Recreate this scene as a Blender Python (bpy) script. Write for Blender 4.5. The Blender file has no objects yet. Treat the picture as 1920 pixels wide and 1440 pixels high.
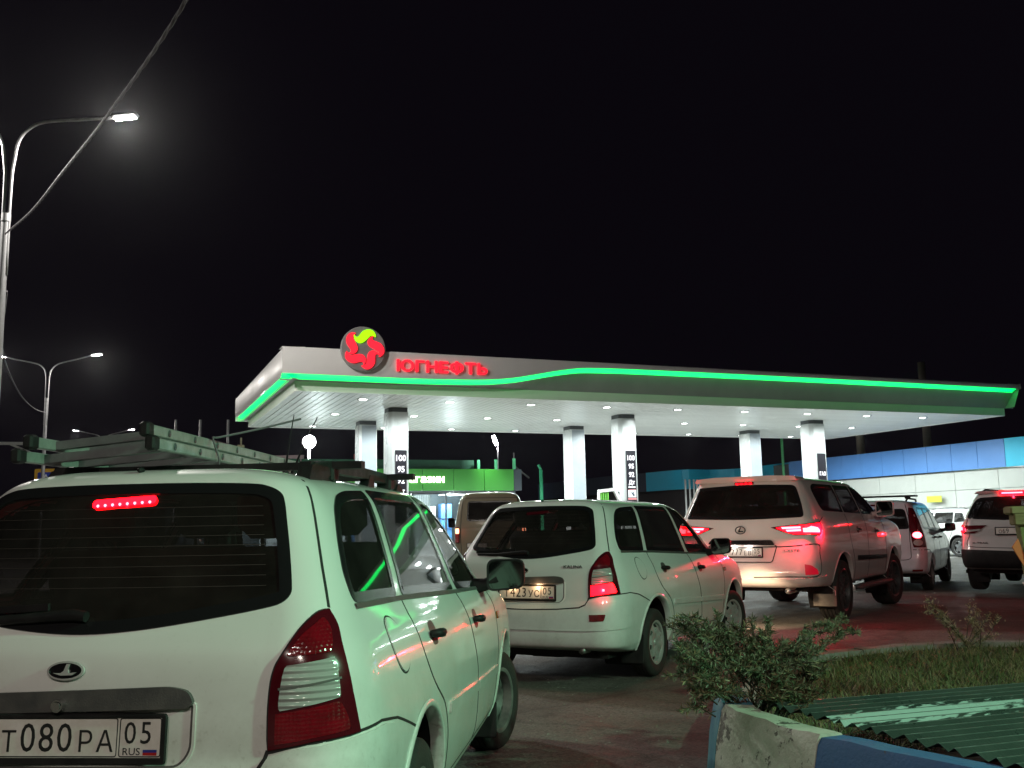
import bpy, bmesh, math, random
from math import sin, cos, pi, radians, sqrt, atan2, hypot
from mathutils import Vector, Matrix
from mathutils.geometry import delaunay_2d_cdt
from mathutils.bvhtree import BVHTree

random.seed(7)
scene = bpy.context.scene
COL = scene.collection

# ------------------------------------------------------------------ camera
cam_data = bpy.data.cameras.new('camera')
cam = bpy.data.objects.new('camera', cam_data)
COL.objects.link(cam)
PITCH, ROLL, EYE = radians(8.375), radians(-1.08), 1.31
_f = Vector((0, cos(PITCH), sin(PITCH)))
_u = Vector((0, -sin(PITCH), cos(PITCH)))
_r = Vector((1, 0, 0))
_r2 = cos(ROLL) * _r + sin(ROLL) * _u
_u2 = -sin(ROLL) * _r + cos(ROLL) * _u
M = Matrix((( _r2.x, _u2.x, -_f.x, 0), (_r2.y, _u2.y, -_f.y, 0), (_r2.z, _u2.z, -_f.z, EYE), (0, 0, 0, 1)))
cam.matrix_world = M
cam_data.sensor_width = 36.0
cam_data.lens = 1815.15 / 1920 * 36.0
cam_data.clip_start = 0.05
cam_data.clip_end = 3000
scene.camera = cam

# ------------------------------------------------------------------ night sky, exposure
world = bpy.data.worlds.new('World')
scene.world = world
world.use_nodes = True
bg = world.node_tree.nodes['Background']
bg.inputs[0].default_value = (0.0040, 0.0029, 0.0052, 1)
bg.inputs[1].default_value = 0.44
scene.view_settings.view_transform = 'Standard'
scene.view_settings.look = 'None'
scene.view_settings.exposure = 0.6
scene.view_settings.gamma = 1.0
scene.view_settings.use_curve_mapping = False
scene.cycles.use_denoising = True
scene.cycles.max_bounces = 8
scene.cycles.transparent_max_bounces = 12
scene.cycles.sample_clamp_indirect = 4.0
scene.cycles.caustics_reflective = False
scene.cycles.caustics_refractive = False

# ------------------------------------------------------------------ materials
MATS = {}
def principled(name, base, rough=0.5, metal=0.0, coat=0.0, emit=None, estr=0.0, spec=0.5):
    if name in MATS: return MATS[name]
    m = bpy.data.materials.new(name); m.use_nodes = True
    b = m.node_tree.nodes['Principled BSDF']
    b.inputs['Base Color'].default_value = (*base, 1)
    b.inputs['Roughness'].default_value = rough
    b.inputs['Metallic'].default_value = metal
    b.inputs['Coat Weight'].default_value = coat
    b.inputs['Coat Roughness'].default_value = 0.04
    b.inputs['Specular IOR Level'].default_value = spec
    if emit:
        b.inputs['Emission Color'].default_value = (*emit, 1)
        b.inputs['Emission Strength'].default_value = estr
    MATS[name] = m
    return m

def noisy(name, c1, c2, scale=5.0, detail=6.0, rough=(0.6, 0.9), bump=0.0, bscale=60.0, metal=0.0, coat=0.0, lo=0.35, hi=0.65, stretch=None, bdist=0.01):
    """two-colour noise with roughness variation and bump"""
    if name in MATS: return MATS[name]
    m = bpy.data.materials.new(name); m.use_nodes = True
    nt = m.node_tree; N = nt.nodes; L = nt.links
    b = N['Principled BSDF']
    tc = N.new('ShaderNodeTexCoord')
    src = tc.outputs['Object']
    if stretch:
        mp = N.new('ShaderNodeMapping'); mp.inputs['Scale'].default_value = stretch
        L.new(src, mp.inputs[0]); src = mp.outputs[0]
    n1 = N.new('ShaderNodeTexNoise'); n1.inputs['Scale'].default_value = scale; n1.inputs['Detail'].default_value = detail
    n1.inputs['Roughness'].default_value = 0.65
    L.new(src, n1.inputs['Vector'])
    r = N.new('ShaderNodeMapRange'); r.inputs[1].default_value = lo; r.inputs[2].default_value = hi
    L.new(n1.outputs[0], r.inputs[0])
    mx = N.new('ShaderNodeMix'); mx.data_type = 'RGBA'
    mx.inputs[6].default_value = (*c1, 1); mx.inputs[7].default_value = (*c2, 1)
    L.new(r.outputs[0], mx.inputs[0]); L.new(mx.outputs[2], b.inputs['Base Color'])
    r2 = N.new('ShaderNodeMapRange'); r2.inputs[3].default_value = rough[0]; r2.inputs[4].default_value = rough[1]
    L.new(r.outputs[0], r2.inputs[0]); L.new(r2.outputs[0], b.inputs['Roughness'])
    b.inputs['Metallic'].default_value = metal
    b.inputs['Coat Weight'].default_value = coat
    b.inputs['Coat Roughness'].default_value = 0.05
    if bump:
        n2 = N.new('ShaderNodeTexNoise'); n2.inputs['Scale'].default_value = bscale; n2.inputs['Detail'].default_value = 4
        L.new(src, n2.inputs['Vector'])
        bp = N.new('ShaderNodeBump'); bp.inputs['Strength'].default_value = bump; bp.inputs['Distance'].default_value = bdist
        L.new(n2.outputs[0], bp.inputs['Height']); L.new(bp.outputs[0], b.inputs['Normal'])
    MATS[name] = m
    return m

def glass(name, tint, rough=0.02, refl=1.0, film=0.028):
    """tinted pane: transparent tint under a dielectric reflection"""
    if name in MATS: return MATS[name]
    m = bpy.data.materials.new(name); m.use_nodes = True
    nt = m.node_tree; N = nt.nodes; L = nt.links
    for n in list(N):
        if n.type != 'OUTPUT_MATERIAL': N.remove(n)
    out = [n for n in N if n.type == 'OUTPUT_MATERIAL'][0]
    t = N.new('ShaderNodeBsdfTransparent'); t.inputs[0].default_value = (*tint, 1)
    g = N.new('ShaderNodeBsdfGlossy'); g.inputs['Roughness'].default_value = rough
    g.inputs[0].default_value = (refl, refl, refl, 1)
    ge = N.new('ShaderNodeNewGeometry')      # Schlick reflectance, the same from both sides of the sheet
    dt = N.new('ShaderNodeVectorMath'); dt.operation = 'DOT_PRODUCT'
    L.new(ge.outputs['Incoming'], dt.inputs[0]); L.new(ge.outputs['Normal'], dt.inputs[1])
    ab = N.new('ShaderNodeMath'); ab.operation = 'ABSOLUTE'; L.new(dt.outputs['Value'], ab.inputs[0])
    om = N.new('ShaderNodeMath'); om.operation = 'SUBTRACT'; om.inputs[0].default_value = 1.0; L.new(ab.outputs[0], om.inputs[1])
    pw = N.new('ShaderNodeMath'); pw.operation = 'POWER'; pw.inputs[1].default_value = 5.0; L.new(om.outputs[0], pw.inputs[0])
    fr = N.new('ShaderNodeMath'); fr.operation = 'MULTIPLY_ADD'; fr.inputs[1].default_value = 0.93; fr.inputs[2].default_value = 0.07; L.new(pw.outputs[0], fr.inputs[0])
    mx = N.new('ShaderNodeMixShader')
    L.new(fr.outputs[0], mx.inputs[0]); L.new(t.outputs[0], mx.inputs[1]); L.new(g.outputs[0], mx.inputs[2])
    # thin road film on the outside
    tc = N.new('ShaderNodeTexCoord'); nz = N.new('ShaderNodeTexNoise'); nz.inputs['Scale'].default_value = 3.0; nz.inputs['Detail'].default_value = 8; nz.inputs['Roughness'].default_value = .7
    L.new(tc.outputs['Object'], nz.inputs['Vector'])
    rr = N.new('ShaderNodeMapRange'); rr.inputs[1].default_value = .3; rr.inputs[2].default_value = .75; rr.inputs[3].default_value = film * .3; rr.inputs[4].default_value = film * 1.6
    L.new(nz.outputs[0], rr.inputs[0])
    df = N.new('ShaderNodeBsdfDiffuse'); df.inputs[0].default_value = (.42, .38, .33, 1)
    m2 = N.new('ShaderNodeMixShader'); L.new(rr.outputs[0], m2.inputs[0]); L.new(mx.outputs[0], m2.inputs[1]); L.new(df.outputs[0], m2.inputs[2])
    L.new(m2.outputs[0], out.inputs[0])
    MATS[name] = m
    return m

def emission(name, col, strength):
    return principled(name, (0.02, 0.02, 0.02), 0.4, emit=col, estr=strength)

def car_paint(name, base, dirt=(0.20, 0.17, 0.13), dirtamt=0.5, metallic=0.0):
    """white lacquer with a clear coat; road film that thickens towards the sills"""
    if name in MATS: return MATS[name]
    m = bpy.data.materials.new(name); m.use_nodes = True
    nt = m.node_tree; N = nt.nodes; L = nt.links
    b = N['Principled BSDF']
    tc = N.new('ShaderNodeTexCoord')
    sp = N.new('ShaderNodeSeparateXYZ'); L.new(tc.outputs['Object'], sp.inputs[0])
    hr = N.new('ShaderNodeMapRange'); hr.inputs[1].default_value = 1.0; hr.inputs[2].default_value = 0.28
    L.new(sp.outputs[2], hr.inputs[0])
    n = N.new('ShaderNodeTexNoise'); n.inputs['Scale'].default_value = 3.5; n.inputs['Detail'].default_value = 8; n.inputs['Roughness'].default_value = 0.7
    L.new(tc.outputs['Object'], n.inputs['Vector'])
    r = N.new('ShaderNodeMapRange'); r.inputs[1].default_value = 0.40; r.inputs[2].default_value = 0.66; r.inputs[3].default_value = 0.15; r.inputs[4].default_value = 1.5
    L.new(n.outputs[0], r.inputs[0])
    mu = N.new('ShaderNodeMath'); mu.operation = 'MULTIPLY_ADD'
    L.new(hr.outputs[0], mu.inputs[0]); L.new(r.outputs[0], mu.inputs[1])
    n3 = N.new('ShaderNodeTexNoise'); n3.inputs['Scale'].default_value = 1.2; n3.inputs['Detail'].default_value = 5
    L.new(tc.outputs['Object'], n3.inputs['Vector'])
    r3 = N.new('ShaderNodeMapRange'); r3.inputs[1].default_value = 0.45; r3.inputs[2].default_value = 0.8; r3.inputs[4].default_value = 0.35
    L.new(n3.outputs[0], r3.inputs[0]); L.new(r3.outputs[0], mu.inputs[2])
    # dried splashes
    n6 = N.new('ShaderNodeTexNoise'); n6.inputs['Scale'].default_value = 55; n6.inputs['Detail'].default_value = 3; L.new(tc.outputs['Object'], n6.inputs['Vector'])
    r6 = N.new('ShaderNodeMapRange'); r6.inputs[1].default_value = .60; r6.inputs[2].default_value = .72; r6.inputs[4].default_value = .7; L.new(n6.outputs[0], r6.inputs[0])
    x6 = N.new('ShaderNodeMath'); x6.operation = 'MULTIPLY_ADD'; L.new(r6.outputs[0], x6.inputs[0]); L.new(mu.outputs[0], x6.inputs[1]); L.new(mu.outputs[0], x6.inputs[2])
    m2 = N.new('ShaderNodeMath'); m2.operation = 'MULTIPLY'; m2.use_clamp = True; m2.inputs[1].default_value = dirtamt
    L.new(x6.outputs[0], m2.inputs[0])
    mx = N.new('ShaderNodeMix'); mx.data_type = 'RGBA'
    mx.inputs[6].default_value = (*base, 1); mx.inputs[7].default_value = (*dirt, 1)
    L.new(m2.outputs[0], mx.inputs[0]); L.new(mx.outputs[2], b.inputs['Base Color'])
    b.inputs['Roughness'].default_value = 0.42
    b.inputs['Metallic'].default_value = metallic
    cw = N.new('ShaderNodeMath'); cw.operation = 'MULTIPLY_ADD'; cw.inputs[1].default_value = -0.7; cw.inputs[2].default_value = 1.0
    L.new(m2.outputs[0], cw.inputs[0]); L.new(cw.outputs[0], b.inputs['Coat Weight'])
    cr = N.new('ShaderNodeMath'); cr.operation = 'MULTIPLY_ADD'; cr.inputs[1].default_value = 0.35; cr.inputs[2].default_value = 0.045
    L.new(m2.outputs[0], cr.inputs[0]); L.new(cr.outputs[0], b.inputs['Coat Roughness'])
    # slight waviness of the pressed steel
    n2 = N.new('ShaderNodeTexNoise'); n2.inputs['Scale'].default_value = 2.2; n2.inputs['Detail'].default_value = 1
    L.new(tc.outputs['Object'], n2.inputs['Vector'])
    bp = N.new('ShaderNodeBump'); bp.inputs['Strength'].default_value = 0.12; bp.inputs['Distance'].default_value = 0.05
    L.new(n2.outputs[0], bp.inputs['Height']); L.new(bp.outputs[0], b.inputs['Coat Normal'])
    MATS[name] = m
    return m

# ------------------------------------------------------------------ objects
def setp(o, label=None, cat=None, group=None, kind=None):
    if label: o['label'] = label
    if cat: o['category'] = cat
    if group: o['group'] = group
    if kind: o['kind'] = kind
    return o

def thing(name, label, cat, loc=(0, 0, 0), rz=0.0, group=None):
    o = bpy.data.objects.new(name, None)
    o.empty_display_size = 0.2
    COL.objects.link(o); o.location = loc; o.rotation_euler = (0, 0, rz)
    return setp(o, label, cat, group)

def copy_tree(o, parent=None):
    c = o.copy(); COL.objects.link(c)
    if parent is not None: c.parent = parent
    for ch in list(o.children): copy_tree(ch, c)
    return c

class MB:
    """collects verts and faces; build() links them as one mesh object"""
    def __init__(s): s.v = []; s.f = []; s.m = []; s.cur = 0
    def add(s, vs, fs):
        k = len(s.v); s.v += [tuple(v) for v in vs]
        for f in fs: s.f.append(tuple(i + k for i in f)); s.m.append(s.cur)
        return s
    def box(s, c, d, rz=0.0, bev=0.0, M=None):
        x, y, z = d[0] / 2, d[1] / 2, d[2] / 2
        if bev <= 0:
            vs = [Vector((sx * x, sy * y, sz * z)) for sz in (-1, 1) for sy in (-1, 1) for sx in (-1, 1)]
            fs = [(0, 2, 3, 1), (4, 5, 7, 6), (0, 1, 5, 4), (2, 6, 7, 3), (0, 4, 6, 2), (1, 3, 7, 5)]
        else:
            b = min(bev, x * .9, y * .9, z * .9)
            vs = []; ring = []
            def oct(zz, i): return [(-x + i, -y, zz), (x - i, -y, zz), (x, -y + i, zz), (x, y - i, zz), (x - i, y, zz), (-x + i, y, zz), (-x, y - i, zz), (-x, -y + i, zz)]
            def sh(l, k): return [(a * (1 - k / x), bb * (1 - k / y), zz) for a, bb, zz in l]
            L0 = sh(oct(-z, b), b); L1 = oct(-z + b, b); L2 = oct(z - b, b); L3 = sh(oct(z, b), b)
            vs = [Vector(v) for l in (L0, L1, L2, L3) for v in l]
            fs = [tuple(reversed(range(8))), tuple(range(24, 32))]
            for r in range(3):
                for i in range(8):
                    j = (i + 1) % 8; fs.append((r * 8 + i, r * 8 + j, r * 8 + 8 + j, r * 8 + 8 + i))
        R = Matrix.Rotation(rz, 3, 'Z') if M is None else M
        return s.add([R @ v + Vector(c) for v in vs], fs)
    def bar(s, a, b, w, h, up=(0, 0, 1)):
        """box from a to b with cross-section w (sideways) x h (along up)"""
        a, b = Vector(a), Vector(b); d = (b - a); L = d.length; d.normalize()
        r = d.cross(Vector(up));
        if r.length < 1e-6: r = d.cross(Vector((1, 0, 0)))
        r.normalize(); u = r.cross(d)
        vs = [p + r * (sx * w / 2) + u * (su * h / 2) for p in (a, b) for su in (-1, 1) for sx in (-1, 1)]
        return s.add(vs, [(0, 1, 3, 2), (4, 6, 7, 5), (0, 4, 5, 1), (2, 3, 7, 6), (0, 2, 6, 4), (1, 5, 7, 3)])
    def tube(s, pts, rad, n=8, cap=True):
        pts = [Vector(p) for p in pts]; rings = []; k0 = len(s.v)
        prev = None
        for i, p in enumerate(pts):
            t = (pts[min(i + 1, len(pts) - 1)] - pts[max(i - 1, 0)]).normalized()
            if prev is None:
                a = Vector((0, 0, 1)) if abs(t.z) < .9 else Vector((1, 0, 0))
                u = t.cross(a).normalized()
            else:
                u = (prev - t * prev.dot(t)).normalized()
            prev = u; w = t.cross(u)
            rr = rad[i] if isinstance(rad, (list, tuple)) else rad
            rings.append([p + u * (rr * cos(2 * pi * j / n)) + w * (rr * sin(2 * pi * j / n)) for j in range(n)])
        vs = [v for r in rings for v in r]; fs = []
        for i in range(len(pts) - 1):
            for j in range(n):
                fs.append((i * n + j, i * n + (j + 1) % n, (i + 1) * n + (j + 1) % n, (i + 1) * n + j))
        if cap:
            fs.append(tuple(reversed(range(n)))); fs.append(tuple(range((len(pts) - 1) * n, len(pts) * n)))
        return s.add(vs, fs)
    def lathe(s, prof, axis='Z', n=24, c=(0, 0, 0), close=False):
        vs = []; fs = []
        for r, h in prof:
            for j in range(n):
                a = 2 * pi * j / n
                if axis == 'Z': v = (r * cos(a), r * sin(a), h)
                elif axis == 'X': v = (h, r * cos(a), r * sin(a))
                else: v = (r * sin(a), h, r * cos(a))
                vs.append(Vector(v) + Vector(c))
        m = len(prof)
        for i in range(m - 1 + (1 if close else 0)):
            for j in range(n):
                a = i * n + j; b = i * n + (j + 1) % n; c2 = ((i + 1) % m) * n + (j + 1) % n; d = ((i + 1) % m) * n + j
                fs.append((a, b, c2, d))
        return s.add(vs, fs)
    def prism(s, poly, z0, z1, T=None):
        """extrudes a 2-D polygon; T maps (a, b, h) to a point"""
        T = T or (lambda a, b, h: (a, b, h)); n = len(poly)
        vs = [T(a, b, z0) for a, b in poly] + [T(a, b, z1) for a, b in poly]
        fs = [tuple(reversed(range(n))), tuple(range(n, 2 * n))]
        for i in range(n): j = (i + 1) % n; fs.append((i, j, n + j, n + i))
        return s.add(vs, fs)
    def build(s, name, mat, parent=None, smooth=False, angle=None):
        me = bpy.data.meshes.new(name); me.from_pydata(s.v, [], s.f)
        for mm in (mat if isinstance(mat, (list, tuple)) else [mat]): me.materials.append(mm)
        if isinstance(mat, (list, tuple)): me.polygons.foreach_set('material_index', s.m)
        bm = bmesh.new(); bm.from_mesh(me); bmesh.ops.recalc_face_normals(bm, faces=bm.faces)
        if smooth and angle:
            for e in bm.edges:
                if len(e.link_faces) == 2 and e.calc_face_angle(0) > radians(angle): e.smooth = False
        bm.to_mesh(me); bm.free()
        if smooth: me.polygons.foreach_set('use_smooth', [True] * len(me.polygons))
        me.update()
        o = bpy.data.objects.new(name, me); COL.objects.link(o)
        if parent is not None: o.parent = parent
        return o

FONT = None
def text_mesh(name, body, size, mat, parent, T, sx=1.0, depth=0.002, align='CENTER', off=0.0):
    """letters as flat solids; T is the 4x4 that stands them up (text lies in XY facing +Z); parent space"""
    cu = bpy.data.curves.new(name, 'FONT'); cu.body = body; cu.size = size
    cu.extrude = depth / 2; cu.align_x = align; cu.align_y = 'CENTER'; cu.offset = off; cu.resolution_u = 4
    to = bpy.data.objects.new(name, cu); COL.objects.link(to)
    dg = bpy.context.evaluated_depsgraph_get()
    me = bpy.data.meshes.new_from_object(to.evaluated_get(dg))
    bpy.data.objects.remove(to); bpy.data.curves.remove(cu)
    me.transform(T @ Matrix.Diagonal((sx, 1, 1, 1)))
    me.materials.clear(); me.materials.append(mat)
    me.name = name
    o = bpy.data.objects.new(name, me); COL.objects.link(o)
    if parent is not None: o.parent = parent
    return o

def frame3(org, xa, ya):
    xa = Vector(xa).normalized(); ya = Vector(ya); ya = (ya - xa * ya.dot(xa)).normalized(); za = xa.cross(ya)
    return Matrix(((xa.x, ya.x, za.x, org[0]), (xa.y, ya.y, za.y, org[1]), (xa.z, ya.z, za.z, org[2]), (0, 0, 0, 1)))

def point_light(name, loc, col, power, parent, radius=0.05, typ='POINT', rot=None, spot=None, blend=0.5, size=None):
    l = bpy.data.lights.new(name, typ); l.color = col; l.energy = power
    if typ == 'AREA':
        l.shape = 'DISK' if size is None or not isinstance(size, tuple) else 'RECTANGLE'
        if isinstance(size, tuple): l.size, l.size_y = size
        else: l.size = size or radius * 2
    else: l.shadow_soft_size = radius
    if typ == 'SPOT': l.spot_size = spot or radians(120); l.spot_blend = blend
    o = bpy.data.objects.new(name, l); COL.objects.link(o); o.location = loc
    if rot is not None: o.rotation_euler = rot
    if parent is not None: o.parent = parent
    return o

def pchip(xs, ys, x):
    n = len(xs)
    h = [xs[i + 1] - xs[i] for i in range(n - 1)]; d = [(ys[i + 1] - ys[i]) / h[i] for i in range(n - 1)]
    m = [0.0] * n
    m[0], m[-1] = d[0], d[-1]
    for i in range(1, n - 1):
        if d[i - 1] * d[i] > 0:
            w1 = 2 * h[i] + h[i - 1]; w2 = h[i] + 2 * h[i - 1]
            m[i] = (w1 + w2) / (w1 / d[i - 1] + w2 / d[i])
    i = 0
    while i < n - 2 and x > xs[i + 1]: i += 1
    t = (x - xs[i]) / h[i]; t2, t3 = t * t, t * t * t
    return (2 * t3 - 3 * t2 + 1) * ys[i] + (t3 - 2 * t2 + t) * h[i] * m[i] + (-2 * t3 + 3 * t2) * ys[i + 1] + (t3 - t2) * h[i] * m[i + 1]

def catmull(pts, k=6, closed=False):
    P = [Vector(p) for p in pts]; n = len(P); out = []
    rng = range(n if closed else n - 1)
    for i in rng:
        p1, p2 = P[i], P[(i + 1) % n]
        p0 = P[(i - 1) % n] if (closed or i > 0) else p1 * 2 - p2
        p3 = P[(i + 2) % n] if (closed or i < n - 2) else p2 * 2 - p1
        for j in range(k):
            t = j / k
            out.append(0.5 * ((2 * p1) + (p2 - p0) * t + (2 * p0 - 5 * p1 + 4 * p2 - p3) * t * t + (3 * p1 - p0 - 3 * p2 + p3) * t ** 3))
    if not closed: out.append(P[-1].copy())
    return out

def round_poly(pts, r, k=5):
    """polygon with rounded corners; r a number or one per corner"""
    P = [Vector((p[0], p[1])) for p in pts]; n = len(P); out = []
    for i in range(n):
        a, b, c = P[i - 1], P[i], P[(i + 1) % n]
        rr = r[i] if isinstance(r, (list, tuple)) else r
        da, dc = (a - b), (c - b)
        q = min(rr, da.length * .48, dc.length * .48)
        if q < 1e-4: out.append(b); continue
        s, e = b + da.normalized() * q, b + dc.normalized() * q
        for j in range(k + 1):
            t = j / k; out.append(s * (1 - t) ** 2 + b * (2 * t * (1 - t)) + e * t * t)
    return [(p.x, p.y) for p in out]

def in_poly(x, y, poly):
    c = False; j = len(poly) - 1
    for i in range(len(poly)):
        xi, yi = poly[i][0], poly[i][1]; xj, yj = poly[j][0], poly[j][1]
        if (yi > y) != (yj > y) and x < (xj - xi) * (y - yi) / (yj - yi) + xi: c = not c
        j = i
    return c

def offset_poly(poly, d):
    """shrink (d > 0) a polygon towards its inside"""
    n = len(poly); P = [Vector((p[0], p[1])) for p in poly]
    A = sum(P[i].x * P[(i + 1) % n].y - P[(i + 1) % n].x * P[i].y for i in range(n))
    s = 1 if A > 0 else -1; out = []
    for i in range(n):
        e1 = (P[i] - P[i - 1]); e2 = (P[(i + 1) % n] - P[i])
        n1 = Vector((-e1.y, e1.x)); n2 = Vector((-e2.y, e2.x))
        if n1.length > 0: n1.normalize()
        if n2.length > 0: n2.normalize()
        nn = n1 + n2
        if nn.length < 1e-6: nn = n1
        nn.normalize(); k = max(0.5, nn.dot(n1) if n1.length else 1)
        q = P[i] + nn * (s * d / k); out.append((q.x, q.y))
    return out

# ------------------------------------------------------------------ car bodies
class Body:
    """A car shell lofted from horizontal outlines; everything on it is laid onto its surface by rays."""
    def __init__(s, levels, taper=(0.05, 0.10), bow=(0.06, 0.10), sub=5, dents=(), nseg=(26, 14, 104, 12, 20)):
        s.levels = levels; T = list(range(len(levels)))
        cols = list(zip(*levels)); s.L = max(l[2] for l in levels); s.r0 = min(l[1] for l in levels)
        s.taper = taper; s.bow = bow
        NL = (len(levels) - 1) * sub + 1; rows = []
        for i in range(NL):
            t = i / sub
            rows.append(s.outline(*[pchip(T, c, t) for c in cols], nseg))
        n = len(rows[0]); s.v = []; s.f = []
        for row in rows: s.v += row
        for i in range(NL - 1):
            for j in range(n):
                k = (j + 1) % n; s.f.append((i * n + j, i * n + k, (i + 1) * n + k, (i + 1) * n + j))
        s.f.append(tuple(range((NL - 1) * n, NL * n)))
        for fn in dents: s.v = [fn(v) for v in s.v]
        me = bpy.data.meshes.new('tmp'); me.from_pydata(s.v, [], s.f)
        bm = bmesh.new(); bm.from_mesh(me); bmesh.ops.recalc_face_normals(bm, faces=bm.faces)
        bmesh.ops.triangulate(bm, faces=bm.faces)
        bm.verts.ensure_lookup_table(); bm.faces.ensure_lookup_table(); bm.normal_update()
        s.tv = [v.co.copy() for v in bm.verts]; s.tn = [v.normal.copy() for v in bm.verts]
        s.tf = [tuple(v.index for v in f.verts) for f in bm.faces]
        bm.free(); bpy.data.meshes.remove(me)
        s.bvh = BVHTree.FromPolygons(s.tv, s.tf)
    def outline(s, z, r, f, w, crx, cry, cfx, cfy, nseg):
        tr, tf = s.taper; br, bf = s.bow; a, b, c, d, e = nseg; h = []
        crx = min(crx, w * .98); cfx = min(cfx, w * .98)
        ln = max(f - r, .02); cry = min(cry, ln * .45); cfy = min(cfy, ln * .45)
        x1 = w - crx; y1 = r + br * (x1 / max(w, .01)) ** 2 * min(1, w / .5)
        for i in range(a): x = x1 * i / a; h.append((x, r + br * (x / max(w, .01)) ** 2 * min(1, w / .5)))
        for i in range(b):
            th = pi / 2 * i / b; h.append((x1 + crx * sin(th) ** .85, y1 + cry - cry * cos(th) ** .85))
        ya = y1 + cry; x2 = w - cfx; y2 = f - bf * (x2 / max(w, .01)) ** 2 * min(1, w / .5); yb = y2 - cfy
        if yb < ya: ya = yb = (ya + yb) / 2
        for i in range(c): h.append((w, ya + (yb - ya) * i / c))
        for i in range(d):
            th = pi / 2 * i / d; h.append((x2 + cfx * cos(th) ** .85, y2 - cfy + cfy * sin(th) ** .85))
        for i in range(e): x = x2 * (1 - i / e); h.append((x, f - bf * (x / max(w, .01)) ** 2 * min(1, w / .5)))
        h.append((0, f)); ym = s.L * .5; out = []
        def tp(y):
            u = (ym - y) / ym
            return 1 - (tr * max(u, 0) ** 2.4 + tf * max(-u, 0) ** 2.4)
        R = [(x * tp(y), y, z) for x, y in h]
        Lf = [(-x, y, z) for x, y, z in reversed(R[1:-1])]
        return R + Lf
    def cast(s, o, d):
        loc, nor, idx, dist = s.bvh.ray_cast(Vector(o), Vector(d))
        if loc is None: return None
        a, b, c = s.tf[idx]; A, B, C = s.tv[a], s.tv[b], s.tv[c]
        v0, v1, v2 = B - A, C - A, loc - A
        d00, d01, d11, d20, d21 = v0.dot(v0), v0.dot(v1), v1.dot(v1), v2.dot(v0), v2.dot(v1)
        den = d00 * d11 - d01 * d01
        if abs(den) < 1e-14: n = nor
        else:
            v = (d11 * d20 - d01 * d21) / den; w = (d00 * d21 - d01 * d20) / den
            n = (s.tn[a] * (1 - v - w) + s.tn[b] * v + s.tn[c] * w)
            if n.length < 1e-6: n = nor
        n.normalize()
        if n.dot(Vector(d)) > 0: n = -n
        return loc, n
    # projections: (a, b) -> ray
    def ray(s, proj, a, b, sg):
        if proj == 'side': return (sg * 3.0, a, b), (-sg, 0, 0)
        if proj == 'rear': return (sg * a, -3, b), (0, 1, 0)
        if proj == 'front': return (sg * a, s.L + 3, b), (0, -1, 0)
        if proj == 'top': return (sg * a, b, 4), (0, 0, -1)
        if proj == 'cyl':      # a: degrees round the rear, 0 straight back, 90 to the side
            yc = 1.1; t = radians(a); dx, dy = sin(t), -cos(t)
            return (sg * 4 * dx, yc + 4 * dy, b), (-sg * dx, -dy, 0)
        if proj == 'cylf':     # the same round the nose
            yc = s.L - 1.1; t = radians(a); dx, dy = sin(t), cos(t)
            return (sg * 4 * dx, yc + 4 * dy, b), (-sg * dx, -dy, 0)
    def hit(s, proj, a, b, sg=1):
        r = s.cast(*s.ray(proj, a, b, sg))
        return r
    def patch(s, name, poly, proj, off, mat, parent, sg=1, step=0.05, depth=0.012, unit=(1, 1), hole=None):
        """a panel that follows the body: outline densified, filled, laid on by rays, lifted by off, with an edge of depth"""
        P = [Vector((p[0] * unit[0], p[1] * unit[1])) for p in poly]
        def dens(P):
            out = []
            for i in range(len(P)):
                a, b = P[i], P[(i + 1) % len(P)]; k = max(1, int((b - a).length / step + .5))
                for j in range(k): out.append(a + (b - a) * (j / k))
            o2 = []
            for q in out:
                if not o2 or (q - o2[-1]).length > 1e-4: o2.append(q)
            return o2
        B = dens(P); H = dens([Vector((p[0] * unit[0], p[1] * unit[1])) for p in hole]) if hole else []
        bl = [(q.x, q.y) for q in B]; hl = [(q.x, q.y) for q in H]
        x0, x1 = min(q[0] for q in bl), max(q[0] for q in bl); y0, y1 = min(q[1] for q in bl), max(q[1] for q in bl)
        inn = []; ib = offset_poly(bl, step * .45); ih = offset_poly(hl, -step * .45) if hl else None
        ny = max(1, int((y1 - y0) / step)); nx = max(1, int((x1 - x0) / step))
        for i in range(1, nx):
            for j in range(1, ny):
                q = (x0 + (x1 - x0) * i / nx, y0 + (y1 - y0) * j / ny)
                if in_poly(*q, ib) and not (ih and in_poly(*q, ih)): inn.append(q)
        vs = [Vector(q) for q in bl + hl + inn]
        nb, nh = len(bl), len(hl)
        ed = [(i, (i + 1) % nb) for i in range(nb)] + [(nb + i, nb + (i + 1) % nh) for i in range(nh)]
        V, E, F, *_ = delaunay_2d_cdt(vs, ed, [], 1, 1e-6)
        pos = []; nor = []; ok = []
        for q in V:
            h = s.hit(proj, q.x / unit[0], q.y / unit[1], sg)
            ok.append(h is not None)
            if h: pos.append(h[0] + h[1] * off); nor.append(h[1])
            else: pos.append(Vector((0, 0, 0))); nor.append(Vector((0, 0, 1)))
        F2 = []
        for f in F:
            if not all(ok[i] for i in f): continue
            c = sum((V[i] for i in f), Vector((0, 0))) / len(f)
            if not in_poly(c.x, c.y, bl) or (hl and in_poly(c.x, c.y, hl)): continue
            a, b, cc = (pos[i] for i in f[:3])
            if (b - a).cross(cc - a).dot(nor[f[0]]) < 0: f = tuple(reversed(f))
            F2.append(tuple(f))
        # edge skirt
        cnt = {}
        for f in F2:
            for i in range(len(f)): e = (f[i], f[(i + 1) % len(f)]); cnt[e] = 1
        bd = [e for e in cnt if (e[1], e[0]) not in cnt]
        low = {}
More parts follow.
